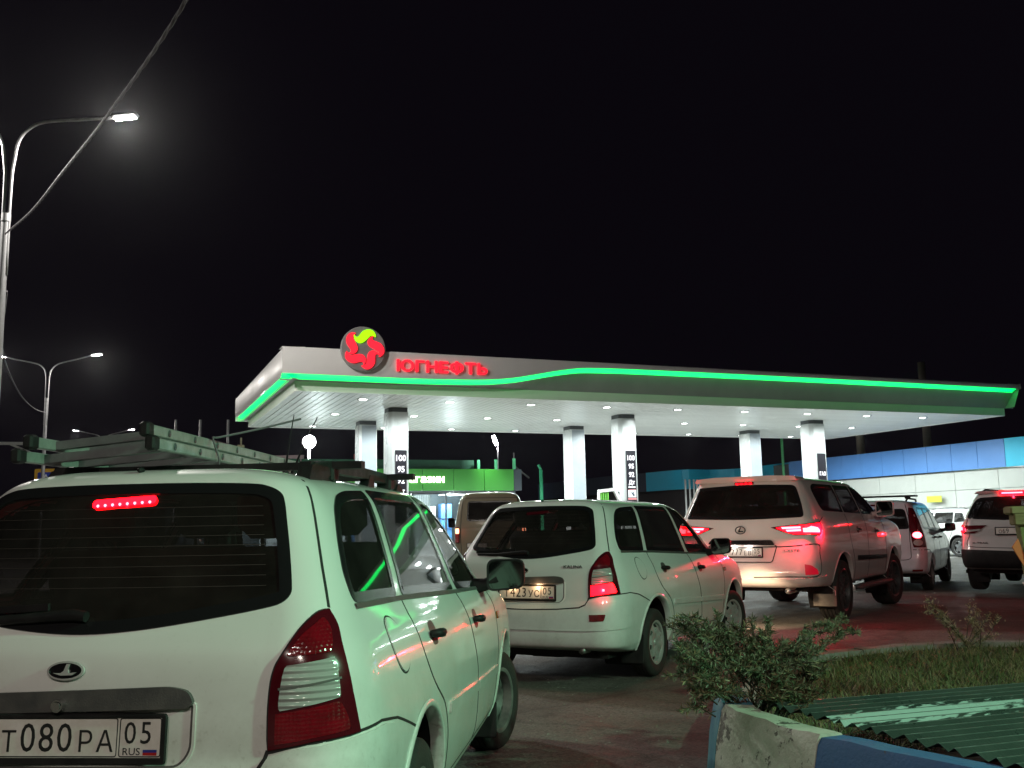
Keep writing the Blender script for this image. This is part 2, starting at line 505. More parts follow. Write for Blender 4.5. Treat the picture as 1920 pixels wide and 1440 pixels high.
        def lo(i):
            if i not in low: low[i] = len(pos); pos.append(pos[i] - nor[i] * depth); nor.append(nor[i])
            return low[i]
        nf = len(F2)
        for a, b in bd: F2.append((b, a, lo(a), lo(b)))
        me = bpy.data.meshes.new(name); me.from_pydata(pos, [], F2); me.materials.append(mat)
        me.polygons.foreach_set('use_smooth', [True] * nf + [False] * (len(F2) - nf))
        me.update()
        ln = []
        for p in me.polygons:
            for li in p.loop_indices:
                ln.append(tuple(nor[me.loops[li].vertex_index]) if p.index < nf else (0, 0, 0))
        try: me.normals_split_custom_set(ln)
        except Exception: pass
        o = bpy.data.objects.new(name, me); COL.objects.link(o); o.parent = parent
        return o
    def ribbon(s, name, pts, proj, width, off, mat, parent, sg=1, closed=False, step=0.03, unit=(1, 1), thick=0.0):
        P = [Vector((p[0] * unit[0], p[1] * unit[1])) for p in pts]; Q = []
        n = len(P)
        for i in range(n if closed else n - 1):
            a, b = P[i], P[(i + 1) % n]; k = max(1, int((b - a).length / step + .5))
            for j in range(k): Q.append(a + (b - a) * (j / k))
        if not closed: Q.append(P[-1])
        m = len(Q); C = []
        for i, q in enumerate(Q):
            h = s.hit(proj, q.x / unit[0], q.y / unit[1], sg); C.append(h)
        vs = []; fs = []; k = 0
        for i in range(m):
            if C[i] is None: vs += [Vector()] * 4; continue
            ip, iq = (i - 1) % m if closed else max(i - 1, 0), (i + 1) % m if closed else min(i + 1, m - 1)
            a = C[ip] or C[i]; b = C[iq] or C[i]
            t = (b[0] - a[0])
            if t.length < 1e-7: t = Vector((0, 0, 1))
            t.normalize(); nn = C[i][1]; sd = nn.cross(t)
            if sd.length < 1e-6: sd = Vector((1, 0, 0))
            sd.normalize(); c = C[i][0]
            lo = -0.004
            vs += [c - sd * width / 2 + nn * lo, c - sd * width / 2 + nn * off, c + sd * width / 2 + nn * off, c + sd * width / 2 + nn * lo]
        for i in range(m if closed else m - 1):
            j = (i + 1) % m
            if C[i] is None or C[j] is None: continue
            for a in range(3): fs.append((i * 4 + a, j * 4 + a, j * 4 + a + 1, i * 4 + a + 1))
        mb = MB(); mb.add(vs, fs)
        return mb.build(name, mat, parent, smooth=True, angle=50)
    def shell(s, name, mat, parent, arches=(), windows=()):
        """the painted shell: wheel arches cut clean, window openings cut"""
        me = bpy.data.meshes.new(name); me.from_pydata(s.v, [], s.f); me.materials.append(mat)
        bm = bmesh.new(); bm.from_mesh(me); bmesh.ops.recalc_face_normals(bm, faces=bm.faces)
        kill = []
        for f in bm.faces:
            c = f.calc_center_median(); n = f.normal; gone = False
            for (y, z, R) in arches:
                if abs(c.x) > .45 and hypot(c.y - y, c.z - z) < R: gone = True
            if not gone:
                for proj, poly in windows:
                    if proj == 'side' and abs(n.x) > .35 and in_poly(c.y, c.z, poly): gone = True
                    elif proj == 'rear' and n.y < -.25 and c.y < s.L * .4 and in_poly(abs(c.x), c.z, poly): gone = True
                    elif proj == 'front' and n.y > .2 and c.y > s.L * .4 and in_poly(abs(c.x), c.z, poly): gone = True
            if gone: kill.append(f)
        bmesh.ops.delete(bm, geom=kill, context='FACES')
        for v in bm.verts:
            if v.is_boundary and abs(v.co.x) > .4:
                for (y, z, R) in arches:
                    d = hypot(v.co.y - y, v.co.z - z)
                    if R - .07 < d < R + .09 and d > 0:
                        v.co.y = y + (v.co.y - y) * R / d; v.co.z = z + (v.co.z - z) * R / d
        bm.to_mesh(me); bm.free()
        me.polygons.foreach_set('use_smooth', [True] * len(me.polygons))
        o = bpy.data.objects.new(name, me); COL.objects.link(o); o.parent = parent
        return o
# ------------------------------------------------------------------ the two station wagons
KAL_LEVELS = [ # z, rear y, front y, half width, rear corner x,y, front corner x,y
    (.235, .60, 3.70, .72, .20, .20, .25, .25),
    (.250, .42, 3.85, .785, .22, .24, .30, .30),
    (.30, .10, 3.97, .815, .24, .27, .30, .32),
    (.335, .022, 4.02, .832, .25, .28, .30, .34),
    (.43, .00, 4.05, .850, .25, .29, .30, .34),
    (.55, .00, 4.07, .862, .25, .29, .30, .34),
    (.65, .012, 4.07, .866, .25, .29, .30, .34),
    (.71, .03, 4.05, .864, .25, .29, .30, .36),
    (.78, .035, 4.02, .858, .25, .29, .30, .36),
    (.86, .04, 3.92, .848, .24, .29, .30, .36),
    (.92, .045, 3.72, .832, .23, .28, .30, .34),
    (.975, .055, 3.40, .808, .22, .27, .28, .30),
    (1.02, .075, 3.12, .782, .20, .27, .24, .28),
    (1.08, .115, 3.02, .752, .18, .26, .22, .28),
    (1.17, .18, 2.92, .715, .17, .25, .20, .28),
    (1.28, .255, 2.78, .665, .16, .24, .18, .27),
    (1.38, .315, 2.64, .617, .15, .23, .17, .26),
    (1.44, .350, 2.54, .580, .15, .22, .16, .24),
    (1.49, .385, 2.42, .522, .16, .20, .16, .22),
    (1.518, .43, 2.30, .44, .18, .18, .16, .2),
    (1.535, .52, 2.12, .345, .16, .14, .14, .18),
    (1.545, .70, 1.85, .18, .08, .1, .08, .1),
    (1.548, .90, 1.60, .03, .01, .02, .01, .02),
]
KAL_TAPER = (0.05, 0.04)
A_POSE = (-1.2732, 2.7925, radians(5.9845))
B_POSE = (0.0552, 8.2723, radians(28.069))
# ------------------------------------------------------------------ car building blocks
WHITE = car_paint('white_lacquer', (0.74, 0.75, 0.73), dirtamt=0.55)
WHITE2 = car_paint('white_lacquer_cleaner', (0.76, 0.77, 0.76), dirtamt=0.22)
CREAM = car_paint('pearl_lacquer', (0.72, 0.64, 0.63), dirtamt=0.18)
SILVER = car_paint('silver_lacquer', (0.55, 0.55, 0.60), dirtamt=0.25)
GREYWHITE = car_paint('grey_white_lacquer', (0.48, 0.46, 0.46), dirtamt=0.35)
TAN = car_paint('tan_lacquer', (0.15, 0.13, 0.08), dirtamt=0.4)
BLACKP = noisy('black_plastic', (0.010, 0.010, 0.011), (0.02, 0.019, 0.019), 9, rough=(0.45, 0.65), bump=0.1, bscale=300)
BLACKP.node_tree.nodes['Principled BSDF'].inputs['Specular IOR Level'].default_value = 0.18
GREYP = noisy('grey_plastic', (0.05, 0.05, 0.052), (0.09, 0.085, 0.08), 8, rough=(0.4, 0.65), bump=0.1, bscale=200)
FRIT = principled('window_rubber', (0.010, 0.010, 0.011), 0.22)
GAP = principled('seam_shadow', (0.012, 0.012, 0.012), 0.8)
TYRE = noisy('tyre_rubber', (0.014, 0.014, 0.014), (0.032, 0.030, 0.027), 14, rough=(0.7, 0.95), bump=0.4, bscale=90)
STEELRIM = noisy('steel_rim', (0.10, 0.10, 0.10), (0.20, 0.19, 0.18), 10, rough=(0.45, 0.7), metal=0.3)
ALLOY = noisy('alloy_rim', (0.50, 0.50, 0.50), (0.36, 0.35, 0.33), 12, rough=(0.25, 0.45), metal=0.25, coat=.4)
ALLOYD = noisy('dark_alloy', (0.16, 0.16, 0.165), (0.10, 0.10, 0.10), 12, rough=(0.25, 0.45), metal=0.7)
CHROME = principled('chrome', (0.7, 0.7, 0.7), 0.12, 1.0)
DULLCHROME = noisy('dull_chrome', (0.35, 0.35, 0.34), (0.18, 0.18, 0.17), 40, rough=(0.25, 0.5), metal=0.9)
REDLENS = noisy('red_lens', (0.20, 0.004, 0.010), (0.11, 0.003, 0.006), 22, rough=(0.12, 0.2), coat=0.8)
for lm in (REDLENS,):     # prism facets moulded into the lens
    nt = lm.node_tree; N = nt.nodes; tc = N.new('ShaderNodeTexCoord'); vo = N.new('ShaderNodeTexVoronoi'); vo.inputs['Scale'].default_value = 95; vo.inputs['Randomness'].default_value = .15
    bp = N.new('ShaderNodeBump'); bp.inputs['Strength'].default_value = .45; bp.inputs['Distance'].default_value = .004
    nt.links.new(tc.outputs['Object'], vo.inputs['Vector']); nt.links.new(vo.outputs['Distance'], bp.inputs['Height']); nt.links.new(bp.outputs[0], N['Principled BSDF'].inputs['Normal'])
DARKRED = principled('dark_red_lens', (0.07, 0.004, 0.008), 0.15, coat=0.8)
ORANGE = principled('orange_lens', (0.5, 0.10, 0.01), 0.2, coat=0.8)
CABIN = noisy('cabin_fabric', (0.02, 0.02, 0.022), (0.045, 0.042, 0.04), 30, rough=(0.8, 0.95))
HEADLINE = principled('headlining', (0.22, 0.20, 0.18), 0.9)
PLATEW = noisy('plate_white', (0.70, 0.68, 0.64), (0.58, 0.55, 0.50), 14, rough=(0.4, 0.6))
PLATEK = principled('plate_black', (0.012, 0.012, 0.012), 0.5)
PANE = glass('car_pane', (0.62, 0.64, 0.63))
PANEMID = glass('lightly_tinted_pane', (0.42, 0.40, 0.40))
PANETINT = glass('tinted_pane', (0.20, 0.19, 0.20))
PANEDARK = glass('dark_pane', (0.11, 0.10, 0.11))
LITRED = emission('lit_red_lens', (1.0, 0.0009, 0.0038), 12.0)
GLOWREFLECT = emission('glowing_reflector', (1.0, 0.004, 0.035), 0.28)
LITCORE = emission('lit_red_filament', (1.0, 0.042, 0.060), 16.0)
LITWARM = emission('lit_warm_bulb', (1.0, 0.62, 0.34), 9.0)
LITHEAD = emission('lit_headlamp', (1.0, 0.80, 0.55), 14.0)

def ribbed_lens(name, base, scale=17.0):
    m = principled(name, base, 0.08, coat=1.0)
    nt = m.node_tree; b = nt.nodes['Principled BSDF']
    b.inputs['Metallic'].default_value = 0.25
    tc = nt.nodes.new('ShaderNodeTexCoord'); w = nt.nodes.new('ShaderNodeTexWave')
    w.bands_direction = 'Z'; w.inputs['Scale'].default_value = scale; w.inputs['Distortion'].default_value = 0.0
    bp = nt.nodes.new('ShaderNodeBump'); bp.inputs['Strength'].default_value = 0.6; bp.inputs['Distance'].default_value = 0.01
    nt.links.new(tc.outputs['Object'], w.inputs['Vector'])
    nt.links.new(w.outputs['Fac'], bp.inputs['Height']); nt.links.new(bp.outputs[0], b.inputs['Normal'])
    return m
CLEARLENS = ribbed_lens('clear_ribbed_lens', (0.50, 0.52, 0.50))

WHEEL_CACHE = {}
def wheel_mesh(R, W, rimR, style):
    key = (R, W, rimR, style)
    if key in WHEEL_CACHE: return WHEEL_CACHE[key]
    t = MB(); w = W / 2
    prof = [(rimR - .012, -w * .85), (rimR + .01, -w * .95), (R - .055, -w * 1.03), (R - .022, -w * .98), (R - .006, -w * .82), (R, -w * .55)]
    for gx in (-.5, -.17, .17, .5):
        prof += [(R, w * (gx - .04)), (R - .008, w * (gx - .025)), (R - .008, w * (gx + .025)), (R, w * (gx + .04))]
    prof += [(R, w * .55), (R - .006, w * .82), (R - .022, w * .98), (R - .055, w * 1.03), (rimR + .03, w * .98), (rimR + .01, w * .95), (rimR - .012, w * .85)]
    t.lathe(prof, 'X', 40)
    tm = t.build('wheel', TYRE, smooth=True, angle=40); ty = tm.data; bpy.data.objects.remove(tm)
    r = MB(); f = w * .72
    r.lathe([(rimR + .012, w * .93), (rimR, w * .96), (rimR - .014, w * .9), (rimR - .022, f - .02), (rimR - .03, -w * .8)], 'X', 40)
    if style == 'cover':          # plastic wheel cover, seven holes near the rim
        n = 42; rad = [0, .022, .03, .045, rimR * .55, rimR * .72, rimR * .90, rimR * .99]; hx = [f + .012, f + .012, f + .004, f + .006, f + .016, f + .012, f - .004, f + .006]
        vs = []; fs = []
        for i, rr in enumerate(rad):
            for j in range(n):
                a = 2 * pi * j / n; vs.append((hx[i] + (.006 * cos(7 * a) if 3 < i < 6 else 0), rr * cos(a), rr * sin(a)))
        for i in range(len(rad) - 1):
            for j in range(n):
                if i == 5 and (j % 6) in (0, 1): continue
                fs.append((i * n + j, i * n + (j + 1) % n, (i + 1) * n + (j + 1) % n, (i + 1) * n + j))
        r.add(vs, fs)
    elif style == 'steel':
        n = 36; rad = [0, .03, .05, .075, rimR * .55, rimR * .8, rimR * .97]; hx = [f - .02, f - .02, f - .03, f - .045, f - .015, f - .03, f - .05]
        vs = []; fs = []
        for i, rr in enumerate(rad):
            for j in range(n): a = 2 * pi * j / n; vs.append((hx[i], rr * cos(a), rr * sin(a)))
        for i in range(len(rad) - 1):
            for j in range(n):
                if i == 4 and j % 3 == 0: continue
                fs.append((i * n + j, i * n + (j + 1) % n, (i + 1) * n + (j + 1) % n, (i + 1) * n + j))
        r.add(vs, fs)
    else:                         # spokes
        ns = 10 if style == 'multi' else 5
        r.lathe([(.0, f + .01), (.05, f + .008), (.065, f - .01), (.07, f - .05)], 'X', 24)
        for i in range(ns):
            a = 2 * pi * i / ns; wd = .022 if ns == 10 else .05
            d = Vector((0, cos(a), sin(a))); s = Vector((0, -sin(a), cos(a)))
            p0, p1 = d * .05, d * (rimR - .008)
            vs = []
            for p, hh, ww in ((p0, f, wd * 1.2), (p1, f - .004, wd)):
                for dx in (0, -.03):
                    for q in (-1, 1): vs.append(p + s * (q * ww) + Vector((hh + dx, 0, 0)))
            r.add(vs, [(0, 1, 5, 4), (2, 6, 7, 3), (0, 4, 6, 2), (1, 3, 7, 5), (0, 2, 3, 1), (4, 5, 7, 6)])
    # brake drum / backing
    r2 = MB(); r2.lathe([(0, -.01), (rimR * .7, -.01), (rimR * .7, -w * .8)], 'X', 24)
    rm = r.build('rim', {'cover': ALLOY, 'steel': STEELRIM, 'multi': ALLOYD, 'five': ALLOYD}[style], smooth=True, angle=35); rme = rm.data; bpy.data.objects.remove(rm)
    bm_ = r2.build('brake_drum', BLACKP, smooth=True, angle=35); bme = bm_.data; bpy.data.objects.remove(bm_)
    WHEEL_CACHE[key] = (ty, rme, bme)
    return WHEEL_CACHE[key]

def add_wheels(t, x, yr, yf, R, W, rimR, style, steer=0.0, only=None):
    ty, rm, dr = wheel_mesh(R, W, rimR, style)
    for sx in (1, -1):
        for y in (yr, yf):
            if only and (sx, y) not in only: continue
            w = bpy.data.objects.new('wheel', ty); COL.objects.link(w); w.parent = t
            w.location = (sx * (x - W / 2), y, R)
            rz = (0 if sx > 0 else pi) + (-steer if y == yf else 0)
            w.rotation_euler = (random.uniform(0, 6), 0, rz)
            for nm, me in (('rim', rm), ('brake_drum', dr)):
                o = bpy.data.objects.new(nm, me); COL.objects.link(o); o.parent = w

def add_window(t, body, poly, proj, pane, sides=(1,), border=0.022, step=0.05, frit=None, name='window'):
    for sg in sides:
        p = poly
        inner = offset_poly(p, border)
        fr = body.patch(name, p, proj, .004, frit or FRIT, t, sg, step=step, depth=.012, hole=inner)
        body.patch('pane', offset_poly(p, border * .6), proj, .0015, pane, fr, sg, step=step * 1.3, depth=.0)

def c3(pts, yc=1.1):
    """(x, y, z) points on the tail to (degrees, z) of the round projection"""
    return [(math.degrees(atan2(x, yc - y)), z) for x, y, z in pts]
CU = (radians(1) * .9, 1)     # unit of the round projection: about metres

GLYPHS = {}
def glyph_fill(body, bold=0.0):
    """outline of the built-in font, filled by the winding rule: (points, triangles)"""
    key = (body, bold)
    if key in GLYPHS: return GLYPHS[key]
    cu = bpy.data.curves.new('t', 'FONT'); cu.body = body; cu.size = 1; cu.fill_mode = 'NONE'; cu.resolution_u = 3
    to = bpy.data.objects.new('t', cu); COL.objects.link(to)
    me = bpy.data.meshes.new_from_object(to.evaluated_get(bpy.context.evaluated_depsgraph_get()))
    bpy.data.objects.remove(to); bpy.data.curves.remove(cu)
    nxt = {}
    for e in me.edges:
        i, j = e.vertices; nxt.setdefault(i, []).append(j); nxt.setdefault(j, []).append(i)
    loops = []; seen = set()
    for i in range(len(me.vertices)):
        if i in seen or i not in nxt: continue
        lp = [i]; seen.add(i); cur = min(nxt[i]) if i + 1 in nxt[i] else nxt[i][0]; prev = i
        while cur != i and cur not in seen:
            lp.append(cur); seen.add(cur)
            nn = [q for q in nxt[cur] if q != prev]; prev, cur = cur, (nn[0] if nn else i)
        L = [Vector((me.vertices[q].co.x, me.vertices[q].co.y)) for q in lp]
        L = [q for k, q in enumerate(L) if (q - L[k - 1]).length > 1e-5]
        if len(L) > 2: loops.append(L)
    bpy.data.meshes.remove(me)
    def area(L): return sum(L[k - 1].x * L[k].y - L[k].x * L[k - 1].y for k in range(len(L))) / 2
    if not loops: GLYPHS[key] = ([], []); return GLYPHS[key]
    sgn = 1 if area(max(loops, key=lambda l: abs(area(l)))) > 0 else -1
    if bold:
        out = []
        for L in loops:
            Q = []
            for k in range(len(L)):
                e1 = (L[k] - L[k - 1]).normalized(); e2 = (L[(k + 1) % len(L)] - L[k]).normalized()
                n1, n2 = Vector((e1.y, -e1.x)) * sgn, Vector((e2.y, -e2.x)) * sgn
                nn = n1 + n2
                if nn.length < 1e-4: nn = n1.copy()
                nn.normalize(); Q.append(L[k] + nn * (bold / max(.5, nn.dot(n1))))
            out.append(Q)
        loops = out
    vs = []; ed = []
    for L in loops:
        k = len(vs); vs += L; ed += [(k + i, k + (i + 1) % len(L)) for i in range(len(L))]
    V, E, F, *_ = delaunay_2d_cdt(vs, ed, [], 0, 1e-6)
    def wind(p):
        w = 0
        for L in loops:
            for k in range(len(L)):
                a, c = L[k - 1], L[k]
                if (a.y <= p.y) != (c.y <= p.y):
                    t = (p.y - a.y) / (c.y - a.y)
                    if a.x + t * (c.x - a.x) > p.x: w += 1 if c.y > a.y else -1
        return w
    T = [tuple(f) for f in F if wind((V[f[0]] + V[f[1]] + V[f[2]]) / 3) != 0]
    GLYPHS[key] = ([(q.x, q.y) for q in V], T)
    return GLYPHS[key]

def glyph_solid(mb, V, F, fn, depth):
    """front face and edges; fn(x, y, d) places a point"""
    use = sorted(set(i for f in F for i in f)); ix = {q: k for k, q in enumerate(use)}; n = len(use)
    F2 = [tuple(ix[i] for i in f) for f in F]; cnt = set((f[i], f[(i + 1) % 3]) for f in F2 for i in range(3))
    F2 = F2 + [(b, a, a + n, b + n) for a, b in cnt if (b, a) not in cnt]
    mb.add([fn(V[q][0], V[q][1], depth) for q in use] + [fn(V[q][0], V[q][1], 0) for q in use], F2)

def text_into(mb, body, h, T, sx=1.0, depth=.002, align='CENTER', bold=0.0):
    """a line of text with its ink h tall, added to a mesh builder"""
    V, F = glyph_fill(body, bold)
    if not F: return mb
    x0, x1 = min(v[0] for v in V), max(v[0] for v in V); y0, y1 = min(v[1] for v in V), max(v[1] for v in V)
    s = h / (y1 - y0); cx = {'CENTER': (x0 + x1) / 2, 'LEFT': x0, 'RIGHT': x1}[align]; cy = (y0 + y1) / 2
    glyph_solid(mb, V, F, lambda x, y, d: T @ Vector(((x - cx) * s * sx, (y - cy) * s, d)), depth)
    return mb

def number_plate(t, org, xa, ya, first, digits, last, region, lit=False, frame=True):
    """Type plate 520 x 112: org is its centre, xa right, ya up"""
    T = frame3(org, xa, ya)
    def at(u, v, d=0.0): return T @ Vector((u, v, d))
    mb = MB()
    out = round_poly([(-.26, -.056), (.26, -.056), (.26, .056), (-.26, .056)], .008, 3)
    mb.prism(out, -.003, .001, lambda a, b, h: at(a, b, h))
    p = mb.build('number_plate', PLATEW, t)
    k = MB()
    for a, b, w, h in ((-.0625, .0, .385, .104), (.1955, .0, .121, .104)):
        o = round_poly([(a - w / 2, b - h / 2), (a + w / 2, b - h / 2), (a + w / 2, b + h / 2), (a - w / 2, b + h / 2)], .008, 3)
        i = offset_poly(o, .003); n = len(o)
        k.add([at(*q, .0022) for q in o] + [at(*q, .0022) for q in i], [(j, (j + 1) % n, n + (j + 1) % n, n + j) for j in range(n)])
    def ch(c, x, y, h, sx=.95): text_into(k, c, h, T @ Matrix.Translation((x, y, .0012)), sx, .001)
    if first: ch(first, -.187, -.009, .058)
    for i, d in enumerate(digits): ch(d, -.131 + .0535 * i, .0, .076, .88)
    for i, d in enumerate(last): ch(d, .038 + .056 * i, -.009, .058)
    for i, d in enumerate(region): ch(d, .166 + .045 * i, .012, .058, .9)
    ch('RUS', .172, -.037, .019, 1.1)
    k.build('plate_lettering', PLATEK, p)
    fl = MB()
    for i, c in enumerate((-.0285, -.036, -.0435)):
        fl.cur = i
        q = [(.205, c - .00375), (.245, c - .00375), (.245, c + .00375), (.205, c + .00375)]
        fl.add([at(a, b, .002) for a, b in q], [(0, 1, 2, 3)])
    fl.build('plate_flag', [PLATEW, principled('flag_blue', (.02, .03, .25), .5), principled('flag_red', (.4, .01, .01), .5)], p)
    if frame:
        f = MB(); o = round_poly([(-.272, -.072), (.272, -.072), (.272, .064), (-.272, .064)], .012, 3); i = [(max(-.257, min(.257, a)), max(-.053, min(.053, b))) for a, b in o]
        n = len(o)
        f.add([at(*q, .0005) for q in o] + [at(*q, .006) for q in offset_poly(o, .004)] + [at(*q, .006) for q in i], [(j, (j + 1) % n, n + (j + 1) % n, n + j) for j in range(n)] + [(n + j, n + (j + 1) % n, 2 * n + (j + 1) % n, 2 * n + j) for j in range(n)])
        f.build('plate_holder', BLACKP, p)
    return p

def seat_mesh(t, x, y, z, w=.50, rec=.32, hr=True, head_x=(0,), name='seat'):
    m = MB()
    m.box((x, y, z), (w, .50, .14), bev=.05)
    Rm = Matrix.Rotation(rec, 3, 'X')
    m.box((x, y - .30, z + .33), (w * .95, .14, .62), bev=.06, M=Matrix.Rotation(rec, 3, 'X'))
    s = m.build(name, CABIN, t, smooth=True, angle=50)
    if hr:
        for hx in head_x:
            h = MB(); h.box((x + hx, y - .42, z + .75), (.27, .10, .19), bev=.045, M=Matrix.Rotation(rec * .6, 3, 'X'))
            for q in (-.05, .05): h.tube([(x + hx + q, y - .38, z + .58), (x + hx + q, y - .41, z + .70)], .007, 6)
            h.build('headrest', CABIN, s, smooth=True, angle=50)

def cabin(t, w, y0, yseat, yrear, ydash, zf, ztop):
    f = MB(); f.box((0, (y0 + ydash) / 2, zf), (w * 2, ydash - y0, .04)); f.build('cabin_floor', CABIN, t)
    seat_mesh(t, -w * .47, yseat, zf + .28); seat_mesh(t, w * .47, yseat, zf + .28)
    seat_mesh(t, 0, yrear, zf + .28, w * 1.75, .30, True, (-w * .5, w * .5), 'rear_bench')
    d = MB(); d.box((0, ydash + .05, zf + .60), (w * 1.9, .42, .24), bev=.08); d.build('dashboard', CABIN, t, smooth=True, angle=50)
    sw = MB()
    c = Vector((-w * .47, ydash - .26, zf + .66)); ux = Vector((1, 0, 0)); uy = Vector((0, sin(.4), cos(.4)))
    ring = [c + ux * (.185 * cos(a)) + uy * (.185 * sin(a)) for a in [2 * pi * i / 24 for i in range(25)]]
    sw.tube(ring, .014, 8, False); sw.tube([c - ux * .18, c + ux * .18], .016, 6); sw.tube([c, c + Vector((0, .25, -.1))], .025, 8)
    sw.build('steering_wheel', BLACKP, t, smooth=True)

def mirror(t, body, y, z, x, sx, w=.20, h=.15, mat=None, d=.09):
    """door mirror: foot, shell and glass; x is the centre of its shell"""
    m = MB()
    m.tube([(sx * (x - w * .9), y + .03, z - h * .35), (sx * (x - w * .55), y + .01, z - h * .28), (sx * (x - w * .2), y, z - h * .1)], [.045, .034, .03], 10)
    sh = round_poly([(-w / 2, -h / 2), (w / 2, -h / 2 + .02), (w / 2, h / 2), (-w / 2, h / 2)], .045, 5); n = len(sh)
    rings = []
    for k, (yy, sc) in enumerate(((-.03, 1.0), (.0, 1.03), (.04, .96), (d * .8, .75), (d, .4))):
        rings.append([(sx * (x + a * sc), y + yy, z + b * sc) for a, b in sh])
    vs = [v for r in rings for v in r]; fs = []
    for r in range(4):
        for j in range(n): fs.append((r * n + j, r * n + (j + 1) % n, (r + 1) * n + (j + 1) % n, (r + 1) * n + j))
    fs.append(tuple(range(4 * n, 5 * n)))
    rim = [(sx * (x + a * .9), y - .026, z + b * .88) for a, b in sh]; k = len(vs); vs += rim
    for j in range(n): fs.append((j, (j + 1) % n, k + (j + 1) % n, k + j))
    m.add(vs, fs)
    o = m.build('door_mirror', mat or BLACKP, t, smooth=True, angle=45)
    g = MB(); g.add([(sx * (x + a * .905), y - .024, z + b * .885) for a, b in sh], [tuple(range(n))])
    g.build('mirror_glass', principled('mirror_silver', (.20, .22, .21), .05, 1.0), o)
    return o

def handle(t, body, y, z, sg, mat, L=.15):
    h = body.hit('side', y, z, sg)
    if not h: return
    p, n = h
    c = MB(); pol = round_poly([(y - .05, z - .045), (y + .06, z - .045), (y + .06, z + .045), (y - .05, z + .045)], .045, 5)
    cup = body.patch('handle_cup', pol, 'side', .0012, GREYP, t, sg, step=.03, depth=.002)
    m = MB()
    a = Vector((p.x + sg * .008, y - L / 2, z + .004)); b = Vector((p.x + sg * .008, y + L / 2, z - .004))
    pts = [a + Vector((sg * .0, 0, 0)), a + Vector((sg * .022, L * .12, 0)), (a + b) / 2 + Vector((sg * .03, 0, 0)), b + Vector((sg * .022, -L * .12, 0)), b]
    m.tube(pts, [.013, .017, .018, .017, .013], 8)
    m.build('door_handle', mat, t, smooth=True)

def arch_lip(t, y, z, R, x, body, mat, a0=-8, a1=188):
    """rolled edge and dark liner of a wheel arch"""
    for sx in (1, -1):
        l = MB(); n = 28; vs = []; fs = []
        for i in range(n + 1):
            a = radians(a0 + (a1 - a0) * i / n); yy, zz = y + R * cos(a), z + R * sin(a)
            h = body.hit('side', yy, max(zz, .02), sx); xx = abs(h[0].x) if h else x
            for dr, dx in ((.022, .0005), (.016, .007), (.002, .008), (-.006, .002), (-.008, -.05)):
                vs.append((sx * (xx + dx), y + (R + dr) * cos(a), z + (R + dr) * sin(a)))
        for i in range(n):
            for j in range(4): fs.append((i * 5 + j, i * 5 + j + 1, (i + 1) * 5 + j + 1, (i + 1) * 5 + j))
        l.add(vs, fs); l.build('arch_lip', mat, t, smooth=True, angle=60)
        w = MB(); vs = []; fs = []
        for i in range(n + 1):
            a = radians(-30 + 240 * i / n)
            for xx in (x - .03, x - .36): vs.append((sx * xx, y + (R - .002) * cos(a), z + (R - .002) * sin(a)))
        for i in range(n): fs.append((i * 2, i * 2 + 1, i * 2 + 3, i * 2 + 2))
        k = len(vs); vs += [(sx * (x - .36), y, z)]
        for i in range(n): fs.append((i * 2 + 1, k, i * 2 + 3))
        w.add(vs, fs); w.build('arch_liner', BLACKP, t)

